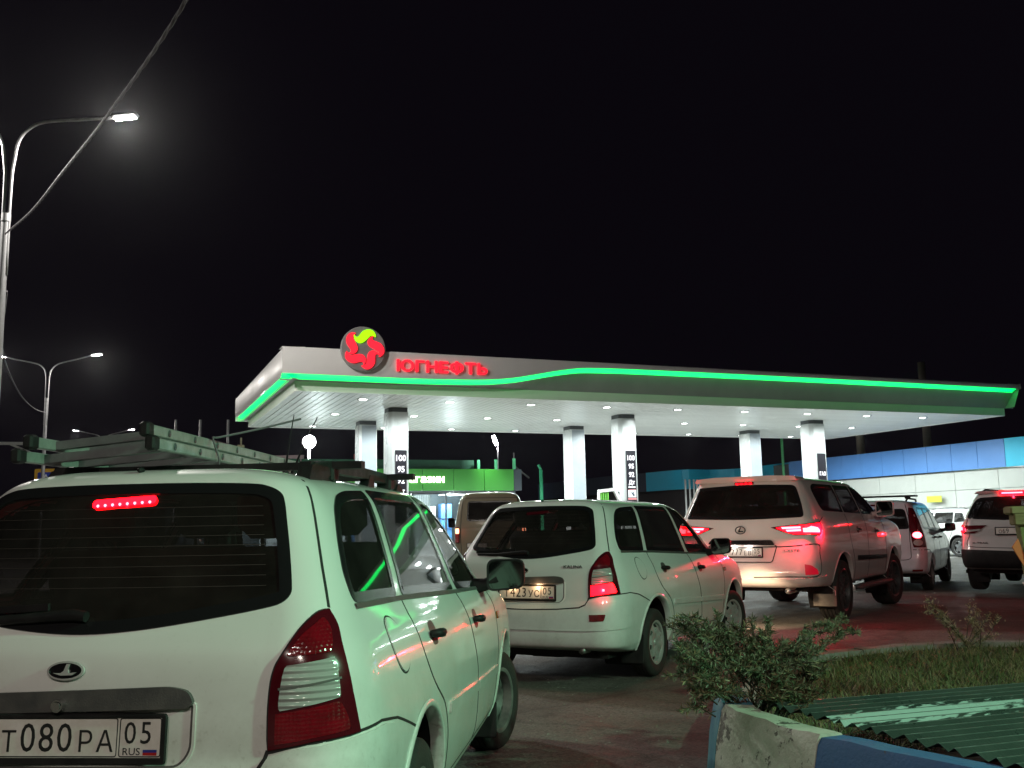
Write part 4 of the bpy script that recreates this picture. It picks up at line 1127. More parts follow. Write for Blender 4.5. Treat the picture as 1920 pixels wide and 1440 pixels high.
def compact_wagon():
    t = thing('family_wagon', 'silver white high-roof wagon with black roof bars and a round red tail light', 'station wagon', (6.615, 18.04, 0), -radians(29.4))
    LV = [(.30, .5, 3.9, .76, .2, .2, .3, .3), (.31, .3, 4.1, .80, .2, .2, .3, .3), (.35, .05, 4.35, .835, .22, .25, .32, .36), (.44, .0, 4.44, .86, .24, .26, .34, .4), (.58, .0, 4.47, .876, .24, .26, .34, .4), (.70, .025, 4.46, .878, .2, .24, .34, .4), (.85, .03, 4.38, .87, .16, .22, .32, .4),
          (.98, .035, 4.0, .855, .14, .2, .3, .4), (1.04, .04, 3.55, .84, .13, .2, .28, .36), (1.10, .05, 3.42, .82, .12, .2, .24, .34), (1.25, .08, 3.2, .775, .12, .2, .22, .34), (1.42, .12, 2.95, .715, .11, .2, .2, .32), (1.55, .155, 2.72, .655, .11, .18, .2, .3), (1.61, .18, 2.55, .61, .12, .16, .2, .3), (1.645, .24, 2.35, .52, .14, .16, .18, .26), (1.665, .45, 2.1, .36, .12, .14, .16, .2), (1.672, .9, 1.8, .15, .06, .08, .1, .1), (1.674, 1.1, 1.6, .03, .01, .02, .01, .02)]
    b = Body(LV, taper=(.03, .05), bow=(.03, .14))
    YR, YF, ZA, RA = .82, 3.70, .32, .37
    q = round_poly([(.42, 1.13), (1.18, 1.11), (1.25, 1.52), (.62, 1.53), (.45, 1.45)], [.08, .03, .03, .08, .1], 3)
    rd = round_poly([(1.26, 1.11), (2.02, 1.09), (2.05, 1.52), (1.32, 1.53)], .03, 3)
    fd = round_poly([(2.10, 1.09), (3.02, 1.07), (2.80, 1.28), (2.52, 1.49), (2.12, 1.52)], [.02, .04, .1, .1, .03], 3)
    rg = round_poly([(-.60, 1.13), (.60, 1.13), (.57, 1.30), (.53, 1.50), (-.53, 1.50), (-.57, 1.30)], [.06, .06, .1, .07, .07, .1], 3)
    ws = round_poly([(-.68, 1.12), (.68, 1.12), (.52, 1.58), (-.52, 1.58)], .06, 3)
    ct = lambda p: offset_poly(p, .020)
    b.shell('body', SILVER, t, [(YR, ZA, RA), (YF, ZA, RA)], [('side', ct(q)), ('side', ct(rd)), ('side', ct(fd)), ('rear', ct(rg)), ('front', ct(ws))])
    for p in (q, rd, fd): add_window(t, b, p, 'side', PANETINT, (1, -1), .04, .08)
    add_window(t, b, rg, 'rear', PANEDARK, (1,), .042, .08, name='rear_window'); add_window(t, b, ws, 'front', PANE, (1,), .04, .1, name='windscreen')
    for y in (YR, YF): arch_lip(t, y, ZA, RA, .85, b, SILVER)
    add_wheels(t, .85, YR, YF, .305, .185, .19, 'steel', .05)
    cabin(t, .66, .4, 2.3, 1.4, 3.2, .42, 1.6)
    u = MB(); u.box((0, 2.2, .30), (1.4, 3.8, .08)); u.build('underbody', BLACKP, t)
    for sg in (1, -1):
        L = c3([(.625, .10, 1.52), (.60, .06, 1.12), (.64, .05, .80), (.80, .22, .80), (.80, .20, 1.0), (.735, .25, 1.20), (.66, .26, 1.50)])
        l = b.patch('tail_lamp', round_poly(L, .5, 2), 'cyl', .010, DARKRED, t, sg, step=.05, unit=CU, depth=.02)
        for z, mat, r, nm in ((1.02, LITCORE, .055, 'lamp_bulb'), (.885, CLEARLENS, .055, 'reversing_lens')):
            a0 = c3([(.70, .10, z)])[0][0]
            b.patch(nm, [(a0 + math.degrees(r / .95) * cos(k * pi / 7), z + r * sin(k * pi / 7)) for k in range(14)], 'cyl', .013, mat, l, sg, step=.03, unit=CU, depth=.003)
        if sg: point_light('tail_lamp_light', (sg * .71, .05, 1.02), (1, .02, .05), 1.6, l, .015)
        b.patch('reflector', round_poly(c3([(.60, .03, .375), (.76, .1, .375), (.76, .1, .41), (.60, .03, .41)]), .3, 2), 'cyl', .008, REDLENS, t, sg, step=.04, unit=CU)
        add_lines(b, t, [[(30.5, 1.58), (31, 1.3), (29.5, 1.0), (29.5, .72), (28, .60), (20, .575), (0, .57)], [(31, .76), (40, .755), (55, .75), (66, .66)]], 'cyl', .012, (sg,), CU, name='tailgate_seam')
        add_lines(b, t, [[(1.22, 1.10), (1.22, .8), (1.26, .45)], [(2.07, 1.09), (2.10, .7), (2.08, .4)], [(3.08, 1.06), (3.2, .75), (3.12, .4)]], 'side', .012, (sg,))
        handle(t, b, 1.42, .96, sg, GREYP); handle(t, b, 2.28, .95, sg, GREYP)
        mirror(t, b, 2.90, 1.13, 1.01, sg, .20, .17)
        f = MB(); f.tube([(sg * .52, .5, 1.65), (sg * .50, .9, 1.70), (sg * .47, 2.2, 1.70), (sg * .45, 2.5, 1.64)], .018, 8); f.build('roof_rail', BLACKP, t, smooth=True)
    for y in (.75, 1.05):
        m = MB(); m.bar((-.66, y, 1.745), (.66, y, 1.745), .05, .03); m.box((.50, y, 1.715), (.06, .06, .05)); m.box((-.50, y, 1.715), (.06, .06, .05)); m.build('roof_bar', BLACKP, t)
    b.patch('tailgate_trim', round_poly([(-.42, 1.00), (.42, 1.00), (.42, 1.06), (-.42, 1.06)], .025, 3), 'rear', .012, principled('dark_trim', (.06, .05, .12), .3), t, 1, step=.06)
    b.patch('stop_lamp', round_poly([(-.16, 1.555), (.16, 1.555), (.16, 1.585), (-.16, 1.585)], .01, 2), 'rear', .012, DARKRED, t, 1, step=.06)
    m = MB(); text_into(m, 'largus', .035, frame3((.36, b.hit('rear', .36, 1.09)[0].y - .004, 1.092), (1, 0, 0), (0, .1, 1)), 1.2, .005); m.build('name_badge', CHROME, t)
    y = b.hit('rear', 0, .88)[0].y; number_plate(t, (0, y - .012, .90), (1, 0, 0), (0, .03, 1), '', '', '', '')
    return t

def crossover():
    t = thing('crossover_suv', 'dusty grey-white SUV with a glowing red strip atop its rear window, beside the green post', 'SUV', (8.274, 16.325, .05), -radians(38.5))
    LV = [(.36, .6, 4.0, .80, .2, .2, .3, .3), (.37, .4, 4.2, .84, .2, .2, .3, .3), (.41, .10, 4.5, .87, .22, .25, .32, .36), (.52, .01, 4.6, .90, .26, .28, .34, .4), (.66, .0, 4.64, .91, .28, .30, .34, .4), (.80, .04, 4.63, .915, .28, .30, .34, .4), (.95, .07, 4.55, .91, .28, .3, .34, .4), (1.08, .06, 4.2, .895, .26, .3, .34, .4),
          (1.16, .07, 3.6, .875, .24, .3, .3, .36), (1.24, .10, 3.42, .84, .22, .28, .26, .34), (1.36, .17, 3.2, .79, .2, .26, .24, .34), (1.50, .25, 2.95, .725, .18, .24, .22, .32), (1.60, .30, 2.75, .67, .18, .22, .2, .3), (1.66, .32, 2.6, .62, .18, .2, .2, .3), (1.695, .36, 2.45, .53, .18, .18, .2, .26), (1.715, .55, 2.2, .36, .14, .16, .16, .2), (1.725, .9, 1.9, .15, .06, .08, .1, .1), (1.727, 1.1, 1.7, .03, .01, .02, .01, .02)]
    b = Body(LV, taper=(.05, .05), bow=(.09, .14))
    YR, YF, ZA, RA = .95, 3.65, .36, .41
    q = round_poly([(.62, 1.26), (1.25, 1.22), (1.32, 1.60), (.80, 1.58), (.62, 1.42)], [.1, .03, .03, .08, .1], 3)
    rd = round_poly([(1.32, 1.22), (2.10, 1.19), (2.10, 1.61), (1.38, 1.60)], .03, 3)
    fd = round_poly([(2.16, 1.19), (3.05, 1.18), (2.80, 1.42), (2.55, 1.58), (2.18, 1.61)], [.02, .04, .1, .1, .03], 3)
    rg = round_poly([(-.73, 1.245), (0, 1.205), (.73, 1.245), (.69, 1.40), (.58, 1.60), (0, 1.625), (-.58, 1.60), (-.69, 1.40)], [.05, .3, .05, .1, .1, .3, .1, .1], 4)
    ws = round_poly([(-.70, 1.22), (.70, 1.22), (.54, 1.64), (-.54, 1.64)], .06, 3)
    ct = lambda p: offset_poly(p, .020)
    b.shell('body', GREYWHITE, t, [(YR, ZA, RA), (YF, ZA, RA)], [('side', ct(q)), ('side', ct(rd)), ('side', ct(fd)), ('rear', ct(rg)), ('front', ct(ws))])
    for p in (q, rd, fd): add_window(t, b, p, 'side', PANEDARK, (1, -1), .04, .09)
    add_window(t, b, rg, 'rear', PANEDARK, (1,), .042, .08, name='rear_window'); add_window(t, b, ws, 'front', PANE, (1,), .04, .1, name='windscreen')
    for y in (YR, YF): arch_lip(t, y, ZA, RA, .89, b, BLACKP)
    add_wheels(t, .90, YR, YF, .355, .225, .22, 'five', 0)
    cabin(t, .68, .5, 2.3, 1.5, 3.2, .48, 1.6)
    u = MB(); u.box((0, 2.2, .36), (1.4, 3.8, .08)); u.build('underbody', BLACKP, t)
    low = [(-66, .58), (-58, .70), (-40, .725), (0, .70), (40, .725), (58, .70), (66, .58), (60, .44), (30, .425), (0, .425), (-30, .425), (-60, .44)]
    b.patch('lower_bumper', low, 'cyl', .014, BLACKP, t, 1, step=.07, unit=CU, depth=.03)
    for sg in (1, -1):
        L = c3([(.40, .06, 1.13), (.78, .12, 1.13), (.90, .34, 1.14), (.905, .32, 1.02), (.82, .16, .99), (.62, .08, 1.0)])
        l = b.patch('tail_lamp', round_poly(L, .4, 2), 'cyl', .012, DARKRED, t, sg, step=.05, unit=CU, depth=.02)
        b.patch('reversing_lens', c3([(.50, .07, 1.045), (.76, .12, 1.02), (.78, .13, 1.055), (.52, .07, 1.07)]), 'cyl', .0145, CLEARLENS, l, sg, step=.04, unit=CU, depth=.003)
        b.patch('lamp_lens', round_poly(c3([(.79, .13, 1.02), (.90, .31, 1.03), (.895, .31, 1.125), (.79, .13, 1.115)]), .4, 2), 'cyl', .0145, LITRED, l, sg, step=.04, unit=CU, depth=.003)
        b.patch('lamp_bulb', round_poly(c3([(.82, .16, 1.05), (.86, .21, 1.05), (.86, .21, 1.10), (.82, .16, 1.10)]), .3, 2), 'cyl', .0165, LITCORE, l, sg, step=.03, unit=CU, depth=.002)
        point_light('tail_lamp_light', (sg * .86, .12, 1.075), (1, .02, .05), 1.6, l, .015)
        add_lines(b, t, [[(38, 1.24), (37, 1.13), (35, 1.0), (37, .82), (30, .765), (0, .75)]], 'cyl', .012, (sg,), CU, name='tailgate_seam')
        handle(t, b, 1.5, 1.03, sg, GREYWHITE); handle(t, b, 2.4, 1.02, sg, GREYWHITE)
        mirror(t, b, 2.95, 1.24, 1.06, sg, .22, .17)
        f = MB(); f.tube([(sg * .56, .55, 1.69), (sg * .55, .9, 1.75), (sg * .52, 2.2, 1.75), (sg * .50, 2.5, 1.69)], .018, 8); f.build('roof_rail', DULLCHROME, t, smooth=True)
    s = b.patch('stop_lamp', round_poly([(-.20, 1.635), (.20, 1.635), (.20, 1.665), (-.20, 1.665)], .012, 3), 'rear', .05, LITRED, t, 1, step=.05, depth=.05)
    b.patch('light_bar', round_poly([(-.16, 1.643), (.16, 1.643), (.16, 1.657), (-.16, 1.657)], .006, 2), 'rear', .053, LITCORE, s, 1, step=.05, depth=.002)
    point_light('stop_lamp_light', (0, .24, 1.65), (1, .02, .05), 1.6, s, .012)
    m = MB(); m.prism(round_poly([(-.62, 1.67), (.62, 1.67), (.56, 1.715), (-.56, 1.715)], .02, 2), .22, .55, lambda a, h, y: (a, y + .12 * (a / .6) ** 2, h)); m.build('roof_spoiler', GREYWHITE, t, smooth=True, angle=40)
    y = b.hit('rear', 0, 1.0)[0].y; number_plate(t, (0, y - .014, 1.035), (1, 0, 0), (0, .03, 1), 'О', '69', '', '')
    m = MB(); text_into(m, 'X-TRAIL', .032, frame3((-.52, b.hit('rear', .52, .84)[0].y - .005, .835), (1, -.12, 0), (0, -.1, 1)), 1.6, .005); m.build('name_badge', BLACKP, t)
    return t

def far_suv():
    t = thing('crossover_suv', 'white SUV standing sideways close to the white panel wall', 'SUV', (16.07, 32.66, 0), radians(21.5))
    LV = [(.34, .6, 3.8, .78, .2, .2, .3, .3), (.38, .12, 4.15, .84, .22, .25, .3, .34), (.50, .02, 4.27, .87, .24, .26, .32, .38), (.66, .0, 4.30, .885, .24, .26, .32, .38), (.85, .03, 4.28, .885, .22, .25, .32, .38), (1.0, .05, 4.1, .87, .2, .24, .3, .36), (1.08, .07, 3.4, .85, .2, .24, .26, .34), (1.16, .11, 3.2, .82, .19, .24, .24, .32), (1.35, .22, 2.95, .74, .17, .22, .22, .3), (1.52, .31, 2.62, .66, .16, .2, .2, .3), (1.60, .36, 2.42, .58, .16, .18, .18, .26), (1.64, .55, 2.1, .40, .14, .16, .16, .2), (1.65, .95, 1.7, .12, .05, .06, .06, .08), (1.652, 1.1, 1.6, .03, .01, .02, .01, .02)]
    b = Body(LV, taper=(.05, .05), bow=(.08, .14), sub=4, nseg=(16, 10, 50, 10, 14))
    YR, YF, ZA, RA = .85, 3.45, .34, .39
    q = round_poly([(.55, 1.20), (1.02, 1.16), (1.08, 1.50), (.75, 1.48)], .05, 2)
    rd = round_poly([(1.08, 1.16), (1.95, 1.13), (1.95, 1.52), (1.14, 1.51)], .03, 2); fd = round_poly([(2.0, 1.13), (2.92, 1.11), (2.68, 1.33), (2.40, 1.50), (2.02, 1.52)], .03, 2)
    rg = round_poly([(-.66, 1.18), (.66, 1.18), (.54, 1.52), (-.54, 1.52)], .06, 2)
    b.shell('body', WHITE2, t, [(YR, ZA, RA), (YF, ZA, RA)], [('side', offset_poly(p, .04)) for p in (q, rd, fd)] + [('rear', offset_poly(rg, .04))])
    for p in (q, rd, fd): add_window(t, b, p, 'side', PANETINT, (1, -1), .03, .12)
    add_window(t, b, rg, 'rear', PANEDARK, (1,), .03, .12, name='rear_window')
    for y in (YR, YF): arch_lip(t, y, ZA, RA, .86, b, BLACKP)
    add_wheels(t, .87, YR, YF, .33, .215, .21, 'five')
    cabin(t, .66, .5, 2.1, 1.4, 3.0, .45, 1.5)
    for sg in (1, -1):
        b.patch('sill_cladding', round_poly([(1.26, .36), (3.05, .36), (3.05, .50), (1.26, .50)], .02, 2), 'side', .012, BLACKP, t, sg, step=.1)
        b.patch('tail_lamp', round_poly(c3([(.55, .06, 1.05), (.80, .14, 1.06), (.86, .32, 1.08), (.86, .3, .95), (.74, .1, .93)]), .4, 2), 'cyl', .01, DARKRED, t, sg, step=.06, unit=CU)
        add_lines(b, t, [[(1.05, 1.15), (1.05, .9), (1.22, .6), (1.26, .5)], [(1.97, 1.12), (1.99, .8), (1.97, .5)], [(2.98, 1.1), (3.05, .8), (3.0, .5)]], 'side', .014, (sg,))
        handle(t, b, 1.25, 1.0, sg, WHITE2); handle(t, b, 2.2, .99, sg, WHITE2)
        mirror(t, b, 2.75, 1.18, 1.02, sg, .2, .16, WHITE2)
        f = MB(); f.tube([(sg * .56, .6, 1.60), (sg * .54, .9, 1.68), (sg * .52, 2.0, 1.68), (sg * .50, 2.3, 1.60)], .018, 6); f.build('roof_rail', DULLCHROME, t, smooth=True)
    return t

def box_van():
    t = thing('van', 'tan delivery van seen from behind, below the green shop front', 'van', (-.62, 25.2, 0), radians(2.0))
    LV = [(.42, .3, 4.6, .88, .12, .12, .3, .3), (.46, .05, 4.9, .95, .12, .12, .3, .3), (.60, .0, 5.0, .985, .12, .12, .3, .3), (.95, .0, 5.05, 1.0, .12, .12, .3, .3), (1.25, .015, 4.75, 1.0, .12, .12, .3, .3), (1.35, .03, 4.5, .98, .12, .12, .3, .3), (1.6, .06, 4.2, .94, .12, .12, .3, .3), (1.9, .10, 3.8, .88, .12, .14, .3, .3), (2.05, .12, 3.5, .83, .14, .16, .3, .3), (2.16, .16, 3.2, .73, .18, .2, .2, .3), (2.21, .3, 3.0, .5, .2, .2, .2, .3), (2.225, .6, 2.6, .2, .1, .1, .1, .1), (2.227, .8, 2.4, .03, .01, .02, .01, .02)]
    LV = [(l[0], l[1], l[2], l[3] * .93) + l[4:] for l in LV]
    b = Body(LV, taper=(.0, .05), bow=(.02, .14), sub=4, nseg=(18, 10, 40, 10, 12))
    YR, YF, ZA, RA = 1.0, 3.9, .36, .42
    rg = round_poly([(-.62, 1.46), (.62, 1.46), (.58, 1.98), (-.58, 1.98)], .08, 3)
    sw = round_poly([(3.0, 1.38), (4.05, 1.36), (3.6, 1.88), (3.0, 1.9)], .06, 2)
    b.shell('body', TAN, t, [(YR, ZA, RA), (YF, ZA, RA)], [('rear', offset_poly(rg, .04)), ('side', offset_poly(sw, .04))])
    add_window(t, b, rg, 'rear', PANETINT, (1,), .04, .1, name='rear_window'); add_window(t, b, sw, 'side', PANETINT, (1, -1), .03, .1)
    for y in (YR, YF): arch_lip(t, y, ZA, RA, .97, b, TAN)
    add_wheels(t, .97, YR, YF, .34, .2, .2, 'steel')
    f = MB(); f.box((0, 2.4, .46), (1.8, 4.4, .06)); f.build('cabin_floor', CABIN, t)
    seat_mesh(t, -.5, 3.0, .85); seat_mesh(t, .5, 3.0, .85)
    for sg in (1, -1):
        L = [(sg * .865, -.035, 1.02), (sg * .865, -.035, 1.40)]
        m = MB(); m.box((sg * .86, .005, 1.12), (.11, .05, .40), bev=.015); l = m.build('tail_lamp', REDLENS, t, smooth=True, angle=40)
        m = MB(); m.box((sg * .86, -.022, 1.22), (.085, .012, .13), bev=.004); m.build('lamp_bulb', emission('lit_orange_lens', (1, .35, .18), 4.0), l)
        point_light('tail_lamp_light', (sg * .86, -.045, 1.22), (1, .10, .05), 1.5, l, .02)
        mirror(t, b, 3.9, 1.45, 1.12, sg, .2, .3)
    b.ribbon('door_seam', [(0, .5), (0, 1.40)], 'rear', .014, .002, GAP, t, 1); b.ribbon('door_seam', [(-.74, .55), (-.79, 1.2), (-.70, 2.06), (.70, 2.06), (.79, 1.2), (.74, .55)], 'rear', .014, .002, GAP, t, 1)
    b.ribbon('body_crease', [(-.79, 1.30), (.79, 1.30)], 'rear', .016, .006, TAN, t, 1)
    m = MB(); m.tube([(-.85, -.05, .50), (.85, -.05, .50)], .06, 8); m.build('rear_bumper', GREYP, t, smooth=True)
    y = b.hit('rear', 0, .8)[0].y; number_plate(t, (-.35, y - .012, .85), (1, 0, 0), (0, 0, 1), '', '', '', '')
    return t

def fuel_dispenser():
    t = thing('fuel_dispenser', 'white fuel dispenser top with green slats showing over the second wagon roof', 'fuel dispenser', (3.2, 32.0, 0), CA)
    W = WHITE2; G = principled('slat_green', (.16, .50, .08), .5)
    m = MB(); m.box((0, .25, .95), (.9, .5, 1.7), bev=.03); m.build('cabinet', W, t); m = MB(); m.box((0, .25, .06), (1.1, .8, .12)); m.build('plinth', GREYP, t)
    m = MB(); m.bar((-.42, .1, 2.40), (.16, .1, 2.46), .16, .10); m.bar((.14, .1, 2.46), (.52, .1, 1.80), .16, .10); m.bar((-.42, .1, 1.8), (-.42, .1, 2.38), .12, .04); m.build('hood', W, t)
    m = MB(); m.box((-.02, .16, 2.10), (.8, .03, .58)); m.build('back_board', BLACKP, t)
    for k in range(4):
        m = MB(); m.box((-.36 + .085 * k, .07, 2.10), (.045, .06, .54)); m.build('slat', G, t)
    m = MB(); m.box((0, -.006, 1.25), (.6, .02, .4)); m.build('display', BOARD, t)
    for sx in (-.36, .36):
        m = MB(); m.tube(catmull([Vector(p) for p in ((sx, -.02, 1.6), (sx, -.16, 1.1), (sx, -.12, .5), (sx, -.03, .9))], 6), .016, 6); m.box((sx, -.05, .98), (.05, .08, .18), bev=.015); m.build('hose', BLACKP, t, smooth=True, angle=40)
    return t
# ------------------------------------------------------------------ ground
def ground_mat(name, c1, c2, c3_, sc):
    m = noisy(name, c1, c2, sc, 8, (0.55, 0.92), 0.6, 45, lo=.38, hi=.66, bdist=.012)
    nt = m.node_tree; N = nt.nodes; L = nt.links; b = N['Principled BSDF']
    tc = N.new('ShaderNodeTexCoord'); n = N.new('ShaderNodeTexNoise'); n.inputs['Scale'].default_value = .22; n.inputs['Detail'].default_value = 5
    mp = N.new('ShaderNodeMapping'); mp.inputs['Scale'].default_value = (1, .45, 1); mp.inputs['Rotation'].default_value = (0, 0, .7)
    L.new(tc.outputs['Object'], mp.inputs[0]); L.new(mp.outputs[0], n.inputs['Vector'])
    r = N.new('ShaderNodeMapRange'); r.inputs[1].default_value = .42; r.inputs[2].default_value = .68; L.new(n.outputs[0], r.inputs[0])
    mx = N.new('ShaderNodeMix'); mx.data_type = 'RGBA'; mx.inputs[7].default_value = (*c3_, 1)
    old = b.inputs['Base Color'].links[0].from_socket
    L.new(r.outputs[0], mx.inputs[0]); L.new(old, mx.inputs[6])
    # gravel speckle
    v = N.new('ShaderNodeTexVoronoi'); v.inputs['Scale'].default_value = 70; L.new(tc.outputs['Object'], v.inputs['Vector'])
    r2 = N.new('ShaderNodeMapRange'); r2.inputs[1].default_value = 0.0; r2.inputs[2].default_value = 1.0; r2.inputs[3].default_value = .65; r2.inputs[4].default_value = 1.4
    sp = N.new('ShaderNodeSeparateColor'); L.new(v.outputs['Color'], sp.inputs[0]); L.new(sp.outputs[0], r2.inputs[0])
    mm = N.new('ShaderNodeMix'); mm.data_type = 'RGBA'; mm.blend_type = 'MULTIPLY'; mm.inputs[0].default_value = 1
    L.new(mx.outputs[2], mm.inputs[6]); L.new(r2.outputs[0], mm.inputs[7])
    # oil spots, worn patches and cracks
    n4 = N.new('ShaderNodeTexNoise'); n4.inputs['Scale'].default_value = .9; n4.inputs['Detail'].default_value = 6; n4.inputs['Roughness'].default_value = .7; L.new(tc.outputs['Object'], n4.inputs['Vector'])
    r4 = N.new('ShaderNodeMapRange'); r4.inputs[1].default_value = .56; r4.inputs[2].default_value = .66; r4.inputs[3].default_value = 1.0; r4.inputs[4].default_value = .42; L.new(n4.outputs[0], r4.inputs[0])
    v5 = N.new('ShaderNodeTexVoronoi'); v5.feature = 'DISTANCE_TO_EDGE'; v5.inputs['Scale'].default_value = .55
    n5 = N.new('ShaderNodeTexNoise'); n5.inputs['Scale'].default_value = 2.5; n5.inputs['Detail'].default_value = 5; L.new(tc.outputs['Object'], n5.inputs['Vector'])
    a5 = N.new('ShaderNodeMix'); a5.data_type = 'VECTOR'; a5.inputs[0].default_value = .22; L.new(tc.outputs['Object'], a5.inputs[4]); L.new(n5.outputs['Color'], a5.inputs[5]); L.new(a5.outputs[1], v5.inputs['Vector'])
    r5 = N.new('ShaderNodeMapRange'); r5.inputs[1].default_value = .004; r5.inputs[2].default_value = .016; r5.inputs[3].default_value = .72; L.new(v5.outputs[0], r5.inputs[0])
    m5 = N.new('ShaderNodeMath'); m5.operation = 'MULTIPLY'; L.new(r4.outputs[0], m5.inputs[0]); L.new(r5.outputs[0], m5.inputs[1])
    m6 = N.new('ShaderNodeMix'); m6.data_type = 'RGBA'; m6.blend_type = 'MULTIPLY'; m6.inputs[0].default_value = 1
    L.new(mm.outputs[2], m6.inputs[6]); L.new(m5.outputs[0], m6.inputs[7]); L.new(m6.outputs[2], b.inputs['Base Color'])
    return m
g = MB(); n = 24
g.add([(-300, -120, 0), (300, -120, 0), (300, 480, 0), (-300, 480, 0)], [(0, 1, 2, 3)])
go = g.build('ground', ground_mat('dusty_asphalt', (.080, .074, .068), (.130, .120, .108), (.165, .145, .122), 1.6)); setp(go, kind='structure')

# ------------------------------------------------------------------ fuel station canopy
CX, CY, CA = -5.7407, 25.4833, radians(22.433)
CL, CW, CZ = 25.67, 9.518, 5.0
CM = Matrix.Translation((CX, CY, 0)) @ Matrix.Rotation(CA, 4, 'Z')
def cw(x, y, z=0.0): return CM @ Vector((x, y, z))
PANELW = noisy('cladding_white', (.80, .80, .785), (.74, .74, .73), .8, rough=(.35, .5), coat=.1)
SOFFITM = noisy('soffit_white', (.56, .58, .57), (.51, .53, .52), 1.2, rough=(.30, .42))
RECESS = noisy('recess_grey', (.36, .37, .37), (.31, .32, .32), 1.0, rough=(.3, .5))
COLW = noisy('column_white', (.52, .54, .54), (.47, .49, .49), 1.5, rough=(.22, .35), coat=.3)
COLSHADE = noisy('column_shade', (.26, .29, .32), (.22, .25, .28), 1.5, rough=(.3, .4))
DARKG = principled('dark_grey_metal', (.05, .055, .06), .4)
LEDG = emission('green_led', (0.0, 1.0, .13), 1.7)
pad = MB(); pad.prism([(-1.2, -1.0), (CL + 3.0, -1.0), (CL + 3.0, CW + 16), (-1.2, CW + 16)], .001, .005)
po = pad.build('station_forecourt', noisy('forecourt_concrete', (.34, .335, .32), (.42, .41, .39), 1.2, 8, (.5, .8), .3, 30)); po.matrix_world = CM; setp(po, kind='structure')

cano = thing('fuel_station_canopy', 'long white filling station canopy with a green light band and six columns', 'canopy', (CX, CY, 0), CA)
# ceiling slats, one part each
NS = 120; sw_ = CL / NS
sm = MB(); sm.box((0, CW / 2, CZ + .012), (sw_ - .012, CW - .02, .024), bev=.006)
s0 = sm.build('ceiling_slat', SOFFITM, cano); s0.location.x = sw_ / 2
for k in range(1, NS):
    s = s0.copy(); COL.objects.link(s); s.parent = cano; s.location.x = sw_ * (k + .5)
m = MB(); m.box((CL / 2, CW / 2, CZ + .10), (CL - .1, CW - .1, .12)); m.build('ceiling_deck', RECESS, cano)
m = MB(); m.box((CL / 2, CW / 2, 6.0), (CL + .3, CW + .3, .15)); m.build('roof_deck', RECESS, cano)
lipm = MB()
for (a, bb) in (((0, 0), (CL, 0)), ((CL, 0), (CL, CW)), ((CL, CW), (0, CW)), ((0, CW), (0, 0))):
    d = Vector((bb[0] - a[0], bb[1] - a[1], 0)).normalized(); nrm = Vector((d.y, -d.x, 0))
    p0, p1 = Vector((*a, 0)) + nrm * .02, Vector((*bb, 0)) + nrm * .02
    lipm = MB(); lipm.bar((p0.x, p0.y, 5.115), (p1.x, p1.y, 5.115), .04, .27); lipm.build('ceiling_edge', PANELW, cano)
WX = [-.5, 2.7, 4.4, 5.05, 5.55, 6.1, 6.7, 7.2, 7.7, 8.4, 10.2, 16, CL + .5]; WZ = [5.37, 5.365, 5.39, 5.41, 5.445, 5.51, 5.62, 5.72, 5.81, 5.895, 5.93, 5.94, 5.92]
def wave(x): return pchip(WX, WZ, x)
OUT, TOPZ, LEDH = .45, 6.10, .105
xs = [-OUT, -.2, 1, 2, 3] + [3.25 + .25 * i for i in range(26)] + [10.2, 12, 14, 17, 20, 23, 25, CL, CL + OUT]
def strip(name, mat, rows):
    """rows: list of functions x -> (y, z) running along the front"""
    mb = MB(); vs = []; fs = []; k = len(rows)
    for x in xs:
        for r in rows: y, z = r(x); vs.append((x, y, z))
    for i in range(len(xs) - 1):
        for j in range(k - 1): fs.append((i * k + j, (i + 1) * k + j, (i + 1) * k + j + 1, i * k + j + 1))
    return mb.add(vs, fs)
def inset(x, d): return max(min(x, CL + OUT - d), -OUT + d)
clad = strip('f', None, [lambda x: (-OUT + .10, wave(x) - .0), lambda x: (-OUT + .02, wave(x) + .01), lambda x: (-OUT, wave(x) + .05), lambda x: (-OUT, TOPZ - .03), lambda x: (-OUT + .03, TOPZ), lambda x: (-OUT + .6, TOPZ + .01)])
clad.build('front_fascia', PANELW, cano, smooth=True, angle=40)
xs_all = xs; xs = [x for x in xs if x < CL + .1] + [CL + .22]
led = strip('l', None, [lambda x: (-OUT + .015, wave(x) + .008), lambda x: (-OUT + .13, wave(x) - .045), lambda x: (-OUT + .20, wave(x) - LEDH), lambda x: (-OUT + .26, wave(x) - LEDH + .02)])
led.build('light_band', LEDG, cano); xs = xs_all
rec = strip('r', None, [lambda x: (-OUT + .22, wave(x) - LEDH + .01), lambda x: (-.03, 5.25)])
rec.build('fascia_recess', RECESS, cano)
